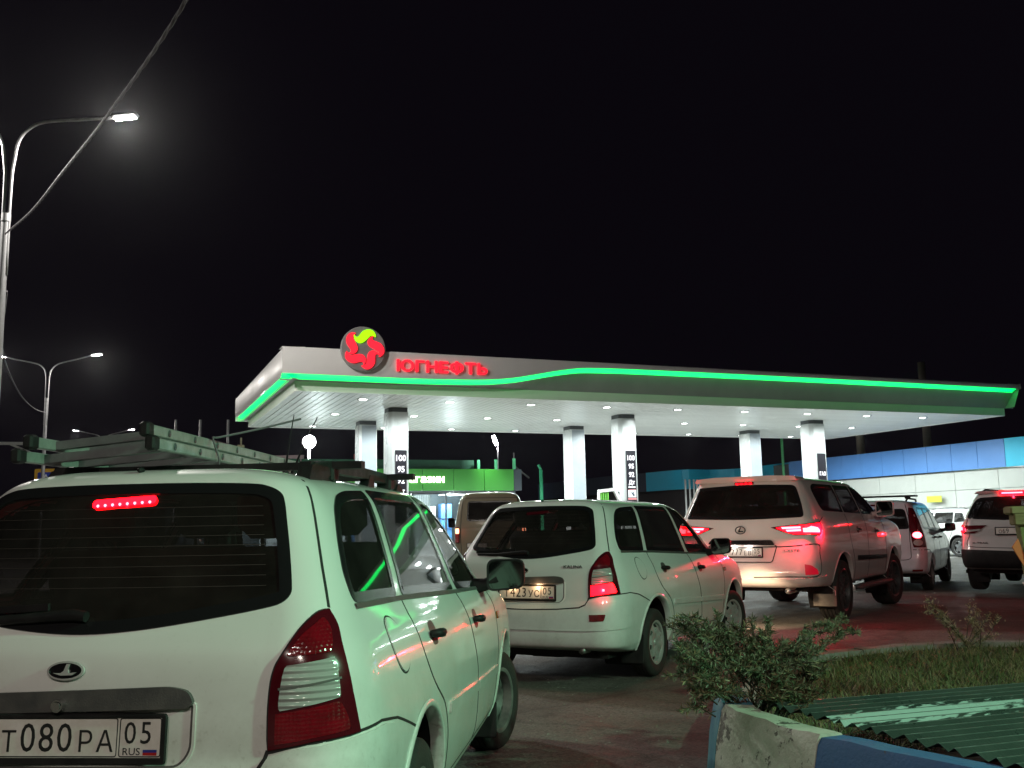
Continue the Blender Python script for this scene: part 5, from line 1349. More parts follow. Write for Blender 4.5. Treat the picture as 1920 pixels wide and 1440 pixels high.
# left end: deeper overhang, straight band
ys = [-OUT, 0, 2, 4, 6, 8, CW, CW + OUT]
def estrip(rows, x0, sg):
    mb = MB(); vs = []; fs = []; k = len(rows)
    for y in ys:
        for dx, z in rows: vs.append((x0 + sg * dx, y, z))
    for i in range(len(ys) - 1):
        for j in range(k - 1): fs.append((i * k + j, (i + 1) * k + j, (i + 1) * k + j + 1, i * k + j + 1))
    return mb.add(vs, fs)
W0 = wave(-OUT)
for x0, sg in ((0, -1), (CL, 1)):
    w0 = W0 if sg < 0 else wave(CL + OUT)
    estrip([(OUT - .10, w0), (OUT - .04, w0 + .015), (OUT - .005, w0 + .08), (OUT, w0 + .2), (OUT, TOPZ - .10), (OUT - .05, TOPZ - .01), (OUT - .6, TOPZ + .012)], x0, sg).build('end_fascia', PANELW, cano, smooth=True, angle=40)
    if sg < 0:
        estrip([(OUT - .09, w0 + .004), (OUT - .16, w0 - .03), (OUT - .27, w0 - LEDH), (OUT - .30, w0 - LEDH + .02)], x0, sg).build('light_band', LEDG, cano)
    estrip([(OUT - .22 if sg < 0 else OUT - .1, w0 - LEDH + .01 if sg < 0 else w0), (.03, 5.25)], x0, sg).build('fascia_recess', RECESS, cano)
m = MB(); m.box((CL / 2, CW + OUT - .02, (TOPZ + 5.2) / 2), (CL + 2 * OUT - .02, .04, TOPZ - 5.25)); m.build('back_fascia', PANELW, cano)
# columns
for i, cx in enumerate((3.62, 11.6, 19.58)):
    for j, cy in enumerate((3.2, 7.05)):
        c = MB(); pol = round_poly([(cx - .31, cy - .31), (cx + .31, cy - .31), (cx + .31, cy + .31), (cx - .31, cy + .31)], .02, 1)
        if j == 0: pol = round_poly([(cx - .31, cy - .20), (cx - .20, cy - .31), (cx + .31, cy - .31), (cx + .31, cy + .31), (cx - .31, cy + .31)], .015, 1)
        c.prism(pol, 0, 4.86); co = c.build('column', COLW, cano)
        k = MB(); k.prism(offset_poly(pol, .02), 4.86, CZ - .002); k.build('column_collar', DARKG, co)
        if j == 1:
            p = MB(); p.box((cx + .03, cy - .313, 2.43), (.50, .02, 4.82)); p.build('shaded_face', COLSHADE, co)  # grey sheet paints the shaded face of the rear columns

# downlights
LAMPW = emission('white_lamp_glass', (.93, 1.0, .98), 14)
dl_frame = MB(); dl_frame.lathe([(.16, .006), (.17, -.012), (.125, -.016), (.115, -.002)], 'Z', 20)
dl_disc = MB(); dl_disc.lathe([(.118, -.006), (.06, -.012), (.0005, -.013)], 'Z', 20)
first = None
for k in range(9):
    for y in (1.3, 5.05, 8.88):
        P = cw(2.12 + 2.62 * k, y, CZ - .001)
        if first is None:
            t = thing('canopy_light', 'round white downlight set in the slatted canopy ceiling', 'ceiling light', P, CA, 'downlights in the canopy ceiling')
            dl_frame.build('frame', CHROME, t, smooth=True); dl_disc.build('diffuser', LAMPW, t, smooth=True)
            point_light('downlight_beam', (0, 0, -.05), (.90, 1.0, .98), 380, t, .11, 'SPOT', (0, 0, 0), radians(172), .35)
            first = t
        else:
            t = copy_tree(first); t.location = P
        t['label'] = 'round white downlight in the %s row of the canopy ceiling, %s from the left' % ({1.3: 'front', 5.05: 'middle', 8.88: 'back'}[y], ('first', 'second', 'third', 'fourth', 'fifth', 'sixth', 'seventh', 'eighth', 'ninth')[k])

# disc sign and letters on the fascia
def fsign(x, z, d): return CM @ Vector((x, -OUT - d, z))
FT = CM @ frame3((0, -OUT, 0), (1, 0, 0), (0, 0, 1))
dsg = thing('round_sign', 'grey disc sign with a star of five red and green strokes on the canopy edge', 'sign', fsign(1.68, 6.11, 0), CA)
T0 = frame3((0, 0, 0), (1, 0, 0), (0, 0, 1)); DR = .615
m = MB(); m.lathe([(DR * .9, -.02), (DR - .01, -.02), (DR, -.03), (DR, -.10), (DR - .02, -.12), (.001, -.12)], 'Y', 48); m.build('disc', noisy('sign_grey', (.26, .26, .255), (.22, .22, .22), 3, rough=(.4, .6)), dsg, smooth=True, angle=40)
str_pts = [(-.43, .60), (-.36, .515), (-.26, .515), (-.17, .62), (-.04, .78), (.16, .865), (.36, .845), (.49, .72), (.53, .55), (.42, .60), (.29, .59), (.15, .45), (-.02, .29), (-.18, .245), (-.33, .31), (-.41, .44)]
sp = catmull([Vector((a, b, 0)) for a, b in str_pts], 4, True)
GREENL = emission('lit_green_stroke', (.30, 1.0, .0), 1.25); REDL = emission('lit_red_stroke', (1.0, .012, .030), 1.15)
for i in range(5):
    a = -i * 2 * pi / 5
    pol = [((p.x * cos(a) - p.y * sin(a)) * DR, (p.x * sin(a) + p.y * cos(a)) * DR) for p in sp]
    mb = MB(); mb.prism(pol, .122, .152, lambda x, z, h: (x, -h, z)); mb.build('stroke', GREENL if i == 0 else REDL, dsg)
lt = thing('letter_sign', 'red glowing letters ЮГНЕФТЬ on the canopy edge', 'sign', fsign(3.94, 5.725, 0), CA)
def bold_letters(body, h, width, T, mat, parent, gap=.0, depth=.03, boldness=.022, name='letter'):
    """one part for each letter, spread over width"""
    G = [glyph_fill(c, boldness) for c in body]
    ws = [max(v[0] for v in V) - min(v[0] for v in V) for V, F in G]
    yb = min(min(v[1] for v in V) for V, F in G); H = max(max(v[1] for v in V) for V, F in G) - yb
    g = .10; tot = sum(ws) + g * (len(ws) - 1); sx = width / tot; sy = h / H; x = -width / 2
    for (V, F), w in zip(G, ws):
        x0 = min(v[0] for v in V); mb = MB()
        glyph_solid(mb, V, F, lambda a, b, d: T @ Vector(((a - x0) * sx + x, (b - yb) * sy - h / 2, d)), depth)
        mb.build(name, mat, parent); x += (w + g) * sx
bold_letters('ЮГНЕФТЬ', .36, 2.64, frame3((0, -.012, 0), (1, 0, 0), (0, 0, 1)), REDL, lt, depth=.05)

# price boards on the front columns
BOARD = principled('board_black', (.015, .014, .02), .35)
LITW = emission('lit_white_digits', (.95, .95, 1.0), 1.6)
def price_board(cx, x0, w, ztop, rows, label):
    t = thing('price_board', label, 'sign', cw(cx + x0, 3.2 - .312, 0), CA, None)
    H = 2.2
    m = MB(); m.box((0, -.02, ztop - H / 2), (w, .036, H), bev=.006); m.build('board', BOARD, t)
    for r in rows:
        if r[0] == 'text':
            mb = MB(); text_into(mb, r[1], r[3], frame3((0, -.040, ztop - r[2]), (1, 0, 0), (0, 0, 1)), r[4], .006, bold=.018); mb.build('lettering', LITW if len(r) < 6 else r[5], t)
        else:
            m = MB(); m.box((r[4] if len(r) > 4 else 0, -.041, ztop - r[1]), (r[2][0], .006, r[2][1])); m.build('panel', r[3], t)
    return t
PINK = principled('poster_pink', (.75, .25, .27), .5); POSTER = noisy('poster_print', (.55, .40, .12), (.35, .10, .06), 9, rough=(.4, .6)); PW = principled('poster_white', (.8, .8, .82), .5); PK = principled('poster_ink', (.03, .05, .09), .5)
price_board(3.62, .06, .36, 3.68, [('text', '100', .24, .19, .92), ('text', '95', .58, .19, .92), ('text', '92', .92, .19, .92), ('text', 'Дт', 1.26, .19, .92)], 'black price board with 100, 95 and 92 on the left front column')
t = price_board(11.6, .06, .36, 3.76, [('text', '100', .24, .17, .92), ('text', '95', .52, .17, .92), ('text', '92', .80, .17, .92), ('text', 'Дт', 1.07, .18, .92), ('box', 1.22, (.27, .05), PW), ('box', 1.44, (.30, .24), PW), ('box', 1.31, (.28, .02), PINK), ('box', 1.61, (.32, .06), PINK), ('box', 1.78, (.32, .16), POSTER)], 'black price board with 100, 95, 92 and Дт on the middle front column')
m = MB(); m.prism(round_poly([(-.04, .07), (.02, .02), (.03, .06), (.06, .05), (.05, .0), (.11, -.05), (.07, -.06), (.05, -.10), (.02, -.04), (-.02, .0)], .01, 2), 0, .004, lambda a, b, h: (a, -.0445 - h, 3.76 - 1.44 + b)); m.build('pictogram', PK, t)
price_board(19.58, .06, .36, 3.76, [('text', 'ГАЗ', .74, .15, .8)], 'dark price board with ГАЗ on the right front column')

# ------------------------------------------------------------------ the shop
SX, SY = -.03, 46.0
SM = Matrix.Translation((SX, SY, 0)) @ Matrix.Rotation(CA, 4, 'Z')
shop = thing('shop_building', 'bright green shop building with lit магазин lettering behind the canopy', 'building', (SX, SY, 0), CA)
SHG = noisy('fascia_green', (.06, .42, .045), (.055, .38, .04), 1.2, rough=(.3, .45))
DGR = noisy('parapet_green', (.02, .14, .07), (.018, .11, .06), 1.2, rough=(.4, .6))
SLATE = noisy('slate_blue_panel', (.06, .085, .10), (.05, .07, .085), 1.2, rough=(.4, .6))
SL = 15.0; pw = 1.5
for k in range(10):
    m = MB(); m.box((-pw * (k + .5), -.05, 3.49), (pw - .02, .10, 1.0), bev=.008); m.build('fascia_panel', SHG, shop)
m = MB(); m.box((.20, 4.0, 3.49), (.38, 8.2, .99)); m.build('end_panel', SLATE, shop)
m = MB(); m.box((-SL / 2, 4.2, 1.50), (SL - .04, .1, 2.96)); m.box((-SL / 2 , 4.0, 3.5), (SL - .1, 7.8, .9)); m.box((.0, 4.0, 1.49), (.2, 8.0, 2.96)); m.box((-SL, 4.0, 1.49), (.2, 8.0, 2.96)); m.build('wall', SLATE, shop)
m = MB(); m.box((-SL / 2, .02, 2.93), (SL, .12, .10)); m.build('sill', DARKG, shop)
for k in range(3):
    m = MB(); m.box((-2.85 - 4.05 * k - 1.0, .35, 4.22), (4.0, .10, .42), bev=.01); m.box((-2.85 - 4.05 * k - 1.0, .29, 4.20), (4.0, .03, .05)); m.build('parapet_panel', DGR, shop)
GP = principled('post_green', (.10, .55, .25), .5)
for x, h in ((-1.75, .42), (-.88, .45), (.05, .5)):
    m = MB(); m.box((x, -.02, 4.0 + h / 2), (.13, .08, h)); m.build('roof_post', GP, shop)
m = MB(); m.bar((.05, -.02, 4.5), (.05, -.02, 4.78), .05, .05); m.bar((.12, .05, 4.12), (.95, .3, 3.6), .05, .08); m.build('roof_stay', GREYP, shop)
LITM = emission('lit_shop_letters', (1.0, 1.0, .80), 3.0)
bold_letters('магазин', .29, 2.04, frame3((-4.49, -.105, 3.50), (1, 0, 0), (0, 0, 1)), LITM, shop, depth=.04, boldness=.02)
# lit shop front
for k in range(9):
    x0 = -.12 - 1.62 * k
    fr = MB()
    for x in (x0, x0 - 1.60): fr.bar((x, .02, 0), (x, .02, 2.86), .06, .08, (0, 1, 0))
    fr.bar((x0, .02, 1.72), (x0 - 1.6, .02, 1.72), .06, .05); fr.bar((x0, .02, .45), (x0 - 1.6, .02, .45), .06, .05)
    w = fr.build('window', SLATE, shop)
    p = MB(); p.box((x0 - .8, .05, 1.62), (1.52, .01, 2.4)); p.build('pane', glass('shop_pane', (.9, .95, .95)), w)
fl = MB(); fl.box((-SL / 2, 2.1, .03), (SL - .3, 4.0, .04)); fl.build('shop_floor', noisy('shop_tiles', (.5, .5, .48), (.42, .42, .4), 3), shop)
SHB = principled('shelf_white', (.75, .78, .8), .5); SHBL = principled('poster_blue', (.06, .20, .45), .5)
for k, (x, w_, h_, mt) in enumerate(((-5.15, .5, 2.1, SHB), (-3.55, .9, 2.3, SHB), (-2.55, .55, 2.4, SHBL), (-1.5, .9, 1.6, SHB), (-6.6, 1.0, 1.9, SHBL), (-8.2, 1.4, 2.0, SHB), (-10.5, 1.6, 1.8, SHB))):
    m = MB(); m.box((x, 2.6, h_ / 2 + .05), (w_, .5, h_), bev=.02)
    for q in range(4): m.box((x, 2.33, .4 + q * .45), (w_ * .9, .06, .03))
    m.build('display_shelf', mt, shop)
bl = MB()
for i in range(18): bl.box((-4.05 - .085 * i, .30, 1.85), (.06, .012, 1.9))
bl.build('window_blind', SHB, shop)['kind'] = 'stuff'
for x in (-2.5, -5.5, -9, -12.5):
    m = MB(); m.box((x, 1.6, 2.86), (1.2, .5, .04)); o = m.build('ceiling_lamp', emission('shop_lamp', (.92, 1, 1), 5), shop)
    point_light('ceiling_lamp_light', (x, 1.6, 2.7), (.9, 1, 1), 420, o, .3)

# ------------------------------------------------------------------ the wall with the blue band
BP = [(22.9, 26.7), (18.86, 36.95), (15.12, 46.43), (13.9, 50.6), (12.95, 54.2), (11.4, 55.3), (9.5, 54.7), (7.55, 58.0), (5.9, 60.6), (1.8, 70.4)]
TEAL = noisy('band_teal', (.03, .52, .78), (.027, .47, .70), .8, rough=(.3, .4)); BLUE = noisy('band_blue', (.10, .27, .64), (.085, .24, .58), .8, rough=(.3, .4)); UNLITBLUE = noisy('band_unlit', (.03, .05, .085), (.025, .04, .07), .8, rough=(.4, .5))
WPAN = noisy('wall_panel_white', (.50, .52, .49), (.45, .47, .44), 1.0, rough=(.4, .55), bump=.05)
wall = thing('station_building', 'long building of white panels with a blue and teal band along its top', 'building', (15.12, 46.43, 0), 0)
wd = Vector((18.9 - 15.14, 36.85 - 46.38)).normalized(); wn = Vector((wd.y, -wd.x)); wn = wn if wn.x < 0 else -wn
wang = atan2(wd.y, wd.x)
def wl(s, d=0.0): return (wd.x * s + wn.x * d, wd.y * s + wn.y * d)
def wall_panel(name, s0, s1, z0, z1, mat, d, th=.05, gap=.014):
    m = MB(); c = wl((s0 + s1) / 2, d - th / 2); m.box((0, 0, 0), (s1 - s0 - gap, th, z1 - z0 - gap), bev=.006)
    o = m.build(name, mat, wall); o.location = (*c, (z0 + z1) / 2); o.rotation_euler.z = wang
    return o
m = MB(); c = wl(8.0, -.25); m.box((0, 0, 0), (25, .30, 4.2)); o = m.build('wall', principled('wall_core', (.10, .11, .11), .8), wall); o.location = (*c, 2.1); o.rotation_euler.z = wang
for k in range(-3, 16):
    s0 = .93 + 1.312 * (k - 0)
    mat = BLUE if -3 <= k <= 6 else TEAL
    wall_panel('band_panel', s0, s0 + 1.312, 3.20, 4.30, mat, .08)
for k in range(-3, 10):
    s0 = 3.24 + 2.14 * k
    for z0, z1 in ((2.42, 3.17), (1.72, 2.42), (1.0, 1.72), (.25, 1.0)): wall_panel('wall_panel', s0, s0 + 2.14, z0, z1, WPAN, .02)
m = MB(); c = wl(8.0, .05); m.box((0, 0, 0), (24, .10, .04)); o = m.build('drip_edge', CHROME, wall); o.location = (*c, 3.19); o.rotation_euler.z = wang
m = MB(); c = wl(8.0, .0); m.box((0, 0, 0), (24, .16, .24)); o = m.build('plinth', DARKG, wall); o.location = (*c, .12); o.rotation_euler.z = wang
# rounded teal end, and the wing painted dark navy for its lack of light
curve = catmull([Vector((a - 15.12, b - 46.43, 0)) for a, b in BP[2:]], 6)
def band_strip(pts, z0, z1, th=.06):
    mb = MB(); vs = []; fs = []
    for i, p in enumerate(pts):
        a, b = pts[max(i - 1, 0)], pts[min(i + 1, len(pts) - 1)]; t_ = (b - a).normalized(); nn = Vector((-t_.y, t_.x, 0)); nn = nn if nn.y < 0 or nn.x < 0 else -nn
        for dd in (0, th):
            for z in (z0, z1): vs.append((p.x + nn.x * dd, p.y + nn.y * dd, z))
    for i in range(len(pts) - 1):
        a, b = i * 4, (i + 1) * 4
        fs += [(a, b, b + 1, a + 1), (a + 2, a + 3, b + 3, b + 2), (a + 1, b + 1, b + 3, a + 3), (a, a + 2, b + 2, b)]
    fs += [(0, 1, 3, 2)]; k = (len(pts) - 1) * 4; fs += [(k, k + 2, k + 3, k + 1)]
    return mb.add(vs, fs)
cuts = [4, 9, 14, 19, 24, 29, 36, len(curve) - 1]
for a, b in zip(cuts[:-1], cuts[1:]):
    band_strip(curve[a:b + 1], 3.2, 4.3).build('band_panel', TEAL if b <= 29 else UNLITBLUE, wall, smooth=True, angle=30)
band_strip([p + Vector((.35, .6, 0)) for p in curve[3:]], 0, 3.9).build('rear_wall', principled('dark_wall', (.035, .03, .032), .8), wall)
m = MB()
for k, px in enumerate((1283, 1291, 1299, 1305)):
    m = MB(); x = (px - 960) / 1815 * 51; m.tube([(x - 15.12, 51.5 - 46.43, 0), (x - 15.12, 51.5 - 46.43, 3.6)], .05, 8); m.build('down_pipe', PANELW, wall, smooth=True)
ys_ = thing('wall_sign', 'small yellow sign with a line of dark lettering on the white panel wall', 'sign', (17.38 + wn.x * .07, 40.25 + wn.y * .07, 2.10), wang + pi)
YEL = principled('sign_yellow', (.55, .60, .06), .5)
m = MB(); m.box((0, -.0, 0), (.80, .02, .26), bev=.005); m.build('board', YEL, ys_)
mb = MB(); text_into(mb, 'ВЫСОТА 7000', .10, frame3((0, -.014, .01), (1, 0, 0), (0, 0, 1)), .82, .003); mb.build('lettering', principled('sign_ink', (.10, .13, .01), .5), ys_)
# poles and masts behind
CONC = noisy('old_concrete', (.50, .43, .33), (.40, .34, .27), 3, rough=(.8, .95), bump=.3, bscale=40)
for px, r, h, lab in ((1612, .21, 8.0, 'brown concrete pole behind the right end of the canopy, the left one of two'), (1739, .19, 8.6, 'brown concrete pole behind the right end of the canopy, the right one of two')):
    Y = 47.5 if px < 1700 else 45; x = (px - 960 + 6) / 1815 * Y * .99
    m = MB(); m.tube([(0, 0, 0), (0, 0, h)], [r * 1.1, r * .85], 12); o = m.build('utility_pole', CONC, None, smooth=True); o.location = (x, Y, 0); setp(o, lab, 'pole', 'concrete poles behind the canopy')
m = MB(); m.tube([(0, 0, 0), (0, 0, 9.0)], .07, 8); o = m.build('mast', principled('mast_green', (.12, .5, .2), .4), None, smooth=True); o.location = (13.7, 49.3, 0); setp(o, 'thin pale green mast between the right columns', 'pole')
m = MB(); m.tube([(0, 0, 0), (0, 0, 4.0)], .09, 8); m.tube([(0, 0, 4.0), (-.12, 0, 4.25)], .07, 8); o = m.build('bollard_post', principled('post_green2', (.05, .42, .2), .4), None, smooth=True); o.location = (1.32, 47.0, 0); setp(o, 'short bright green post to the right of the shop', 'post')
MAST = noisy('mast_grey', (.40, .40, .40), (.3, .3, .3), 4, rough=(.4, .6))
for i, (x, h, lab) in enumerate(((-14.0, 5.96, 'thin grey mast beyond the ladder, leftmost of three'), (-12.98, 5.94, 'thin grey mast beyond the ladder, middle of three'), (-11.82, 5.92, 'thin grey mast beyond the ladder, rightmost of three'))):
    m = MB(); m.tube([(0, 0, 0), (0, 0, h)], .05, 8); o = m.build('mast', MAST, None, smooth=True); o.location = (x, 40, 0); setp(o, lab, 'pole', 'thin masts beyond the ladder')
m = MB(); m.box((0, 0, 2.45), (.24, .24, 4.9), bev=.02); m.bar((0, 0, 4.9), (0, 0, 5.2), .06, .06); m.bar((0, 0, 4.6), (.5, 0, 4.6), .04, .04); o = m.build('concrete_post', noisy('post_ochre', (.45, .42, .26), (.36, .34, .22), 4), None); o.location = (-11.38, 40.4, 0); setp(o, 'short ochre post below the left corner of the canopy', 'post')
shed = thing('low_shed', 'low dark shed with a pale pink roof edge left of the shop', 'shed', (-11.5, 56, 0), 0)
m = MB(); m.box((0, 2, 2.6), (8, 4, 5.2)); m.build('wall', principled('shed_wall', (.03, .028, .03), .9), shed)
m = MB(); m.box((-2.3, -.1, 5.42), (3.4, .2, .40)); m.build('roof_edge', principled('shed_edge_pinklit', (.42, .33, .34), .6), shed)  # pink light on the roof edge is put into its colour
m = MB(); m.box((2.4, -.1, 5.3), (.22, .2, .62)); m.build('vent_pipe', principled('vent_red', (.35, .06, .06), .6), shed)

# ------------------------------------------------------------------ street lamps
GALV = noisy('galvanised_steel', (.42, .42, .43), (.30, .30, .31), 6, rough=(.35, .55), metal=.5)
LAMPS = emission('street_lamp_glass', (1.0, .97, .93), 60)
def street_lamp(x, y, label, arm=2.05, flat=False, h=8.2, top=9.05, power=900, detail=True, rz=0.0, col=(1, .95, .88)):
    t = thing('street_lamp', label, 'street lamp', (x, y, 0), rz, 'twin-arm street lamps along the road')
    m = MB(); m.tube([(0, 0, 0), (0, 0, 2), (0, 0, h - .9)], [.10, .085, .068], 12); m.tube([(0, 0, h - .95), (0, 0, h - .8)], [.085, .085], 12); m.build('pole', GALV, t, smooth=True, angle=50)
    for sg in (1, -1):
        pts = [(sg * .06, 0, h - 2.0), (sg * .06, 0, h - .2), (sg * .10, 0, top - .55), (sg * .20, 0, top - .30), (sg * .42, 0, top - .12), (sg * .75, 0, top - .02), (sg * 1.3, 0, top + .10), (sg * (arm - .1), 0, top + .26)]
        if flat: pts = pts[:3] + [(sg * .16, 0, top - .20), (sg * .32, 0, top + .04), (sg * .62, 0, top + .19), (sg * 1.3, 0, top + .24), (sg * (arm - .1), 0, top + .27)]
        m = MB(); m.tube([tuple(p) for p in catmull([Vector(p) for p in pts], 4)], .032, 8); m.build('arm', GALV, t, smooth=True)
        hx, hz = sg * (arm + .12), top + .28
        m = MB(); m.box((hx, 0, hz + .03), (.50, .20, .07), bev=.03, M=Matrix.Rotation(-sg * .10, 3, 'Y')); hd = m.build('lamp_head', GALV, t, smooth=True, angle=40)
        m = MB(); m.box((hx, 0, hz - .012), (.40, .15, .022), bev=.008, M=Matrix.Rotation(-sg * .10, 3, 'Y')); m.build('lamp_glass', LAMPS, hd)
        point_light('lamp_light', (hx, 0, hz - .09), col, power, hd, .12, 'SPOT', (0, 0, 0), radians(176), .25)
    return t
sl1 = street_lamp(-9.6, 17.8, 'tall twin-arm street lamp at the left edge with its bright head over the cable', power=1300, rz=radians(2), flat=True)
sl2 = street_lamp(-20.88, 43, 'twin-arm street lamp with a yellow crossing sign on its pole', power=900)
sl3 = street_lamp(-31.85, 75, 'small far twin-arm street lamp just above the ladder', power=600)
m = MB(); m.bar((-.1, 0, 5.35), (-2.6, 0, 5.42), .10, .13); m.bar((-.1, 0, 4.75), (-1.5, 0, 5.35), .07, .09); m.build('bracket', PANELW, sl2)
rs = thing('road_sign', 'yellow backed blue crossing sign on the street lamp pole', 'sign', (-20.80, 43.16, 3.72), 0)
for nm, s, d, mt in (('backing', 1.04, 0, principled('sign_amber', (.75, .42, .04), .5)), ('field', .74, -.012, principled('sign_blue', (.02, .05, .40), .5))):
    m = MB(); m.prism(round_poly([(-s / 2, -s / 2), (s / 2, -s / 2), (s / 2, s / 2), (-s / 2, s / 2)], .07, 4), 0, .02, lambda a, b, h: (a, d - h, b)); m.build(nm, mt, rs)
m = MB(); m.prism([(-.32, -.28), (.32, -.28), (0, .30)], 0, .004, lambda a, b, h: (a, -.034 - h, b)); m.build('triangle', principled('sign_white', (.8, .8, .8), .5), rs)
m = MB()
for q in ([(-.02, .12), (.03, .12), (.03, .17), (-.02, .17)], [(-.05, .10), (.04, .10), (.05, -.05), (-.04, -.05)], [(-.04, -.05), (.01, -.05), (-.08, -.24), (-.13, -.24)], [(.0, -.05), (.05, -.05), (.13, -.24), (.08, -.24)]): m.prism(q, 0, .003, lambda a, b, h: (a, -.0385 - h, b))
m.build('pedestrian', PLATEK, rs)
def lamp_off(x, y, label, power, col, rz=0.0, h=8.2): return street_lamp(x, y, label, h=h, top=h + .85, power=power, rz=rz, col=col)
# floodlights beyond the pumps
FLOOD = emission('flood_glass', (1, .97, 1.0), 40)
fl1 = thing('floodlight', 'round glaring floodlight beyond the near roof rail', 'floodlight', (-12.66, 60, 0), 0)
m = MB(); m.tube([(0, 0, 0), (0, 0, 6.3)], .08, 8); m.build('pole', GALV, fl1, smooth=True)
m = MB(); m.lathe([(.001, .25), (.20, .22), (.42, .03), (.44, -.02), (.40, -.02)], 'Y', 20); m.v = [(a, b, c + 6.75) for a, b, c in m.v]; m.build('lamp_head', GREYP, fl1, smooth=True)
m = MB(); m.lathe([(.001, -.03), (.40, -.02)], 'Y', 20); m.v = [(a, b, c + 6.75) for a, b, c in m.v]; m.build('lamp_glass', FLOOD, fl1)
point_light('flood_beam', (0, -.7, 6.75), (1, .97, 1), 2200, fl1, .3, 'SPOT', (radians(70), 0, radians(-8)), radians(110), .6)
fl2 = thing('floodlight', 'slim floodlight on a thin mast on the shop roof', 'floodlight', (-.72, 44.9, 0), 0)
m = MB(); m.tube([(0, 0, 3.9), (0, 0, 5.15)], .025, 6); m.build('pole', GALV, fl2, smooth=True)
m = MB(); m.box((-.12, 0, 5.28), (.16, .10, .48), bev=.02, M=Matrix.Rotation(-.35, 3, 'Y')); m.build('lamp_head', GREYP, fl2)
m = MB(); m.box((-.12, -.056, 5.28), (.15, .012, .46), M=Matrix.Rotation(-.35, 3, 'Y')); m.build('lamp_glass', FLOOD, fl2)
point_light('flood_beam', (-.12, -.15, 5.28), (1, .97, 1), 250, fl2, .1, 'SPOT', (radians(65), 0, 0), radians(130), .6)
# overhead cables
CAB = principled('cable_sheath', (.10, .09, .10), .6)
def cable(pts, r, label, twist=False):
    P = catmull([Vector(p) for p in pts], 24); m = MB()
    if twist:
        for ph in (0, 2.1, 4.2): m.tube([(p.x + r * cos(i * .9 + ph), p.y, p.z + r * sin(i * .9 + ph)) for i, p in enumerate(P)], r * .8, 5)
    else: m.tube(P, r, 5)
    o = m.build('overhead_cable', CAB, None, smooth=True); setp(o, label, 'cable')
cable([(-2.0, 6.4, 6.15), (-2.78, 8.0, 6.09), (-4.897, 11.3, 6.441), (-6.619, 13.8, 6.684), (-8.19, 16.0, 6.833), (-9.55, 17.72, 6.98)], .013, 'twisted overhead cable slanting up from the left street lamp', True)
cable([(-9.55, 17.88, 5.9), (-12.3, 23, 5.75), (-15.2, 29.5, 5.7), (-18.2, 36.5, 6.1), (-20.85, 42.9, 6.72)], .02, 'thin cable sagging between the two left street lamps')

# ------------------------------------------------------------------ traffic island in front
KB = noisy('kerb_blue', (.035, .11, .28), (.06, .13, .27), 5, rough=(.6, .85), bump=.4, bscale=50)
KW = noisy('kerb_white', (.52, .52, .45), (.34, .35, .28), 4, rough=(.6, .85), bump=.5, bscale=45, lo=.42, hi=.75)
for km, sc_ in ((KW, 5.5), (KB, 4.5)):
    nt = km.node_tree; N = nt.nodes; L = nt.links; b_ = N['Principled BSDF']
    tc = N.new('ShaderNodeTexCoord'); nz = N.new('ShaderNodeTexNoise'); nz.inputs['Scale'].default_value = sc_; nz.inputs['Detail'].default_value = 9; nz.inputs['Roughness'].default_value = .72; L.new(tc.outputs['Object'], nz.inputs['Vector'])
    rr = N.new('ShaderNodeMapRange'); rr.inputs[1].default_value = .585; rr.inputs[2].default_value = .61; L.new(nz.outputs[0], rr.inputs[0])
    mx = N.new('ShaderNodeMix'); mx.data_type = 'RGBA'; mx.inputs[7].default_value = (.10, .095, .08, 1)
    L.new(rr.outputs[0], mx.inputs[0]); L.new(b_.inputs['Base Color'].links[0].from_socket, mx.inputs[6]); L.new(mx.outputs[2], b_.inputs['Base Color'])
KG = noisy('kerb_grey', (.30, .29, .26), (.20, .20, .17), 4, rough=(.7, .9), bump=.5, bscale=45)
KT = noisy('kerb_turquoise', (.06, .26, .32), (.05, .18, .28), 5, rough=(.6, .85), bump=.4, bscale=50)
def kerb(outer, inner, h, mat, label, zb=0.0):
    """block between matching outer and inner top edges, with chipped chamfers"""
    n = len(outer); m = MB(); vs = []; fs = []; rnd = random.Random(len(label))
    for (ox, oy), (ix, iy) in zip(outer, inner):
        d = Vector((ox - ix, oy - iy)).normalized(); j = rnd.uniform(-.006, .006)
        prof = [(ox + d.x * .07, oy + d.y * .07, zb), (ox + d.x * .045, oy + d.y * .045, h * .55), (ox + d.x * .012, oy + d.y * .012, h - .03 + j), (ox - d.x * .008, oy - d.y * .008, h + j), (ix + d.x * .012, iy + d.y * .012, h + j * .5), (ix, iy, h - .02), (ix - d.x * .01, iy - d.y * .01, zb)]
        vs += prof
    k = 7
    for i in range(n - 1):
        for j in range(k - 1): fs.append((i * k + j, (i + 1) * k + j, (i + 1) * k + j + 1, i * k + j + 1))
    fs.append(tuple(range(k))); fs.append(tuple(reversed(range((n - 1) * k, n * k))))
    m.add(vs, fs); o = m.build('kerb_block', mat, None, smooth=True, angle=35)
    return setp(o, label, 'kerb', 'painted kerb blocks round the island')
def dens2(a, k=4):
    P = catmull([Vector((x, y, 0)) for x, y in a], k); return [(p.x, p.y) for p in P]
kerb(dens2([(1.09, 5.50), (1.07, 5.42), (1.045, 5.12)], 3), dens2([(1.27, 5.66), (1.24, 5.44), (1.205, 5.08)], 3), .39, KT, 'turquoise topped blue kerb block under the shrub')
kerb(dens2([(1.047, 5.115), (1.07, 4.96), (1.18, 4.62), (1.297, 4.365)], 4), dens2([(1.205, 5.075), (1.21, 4.94), (1.31, 4.66), (1.418, 4.40)], 4), .392, KW, 'chipped white kerb block between two blue ones')
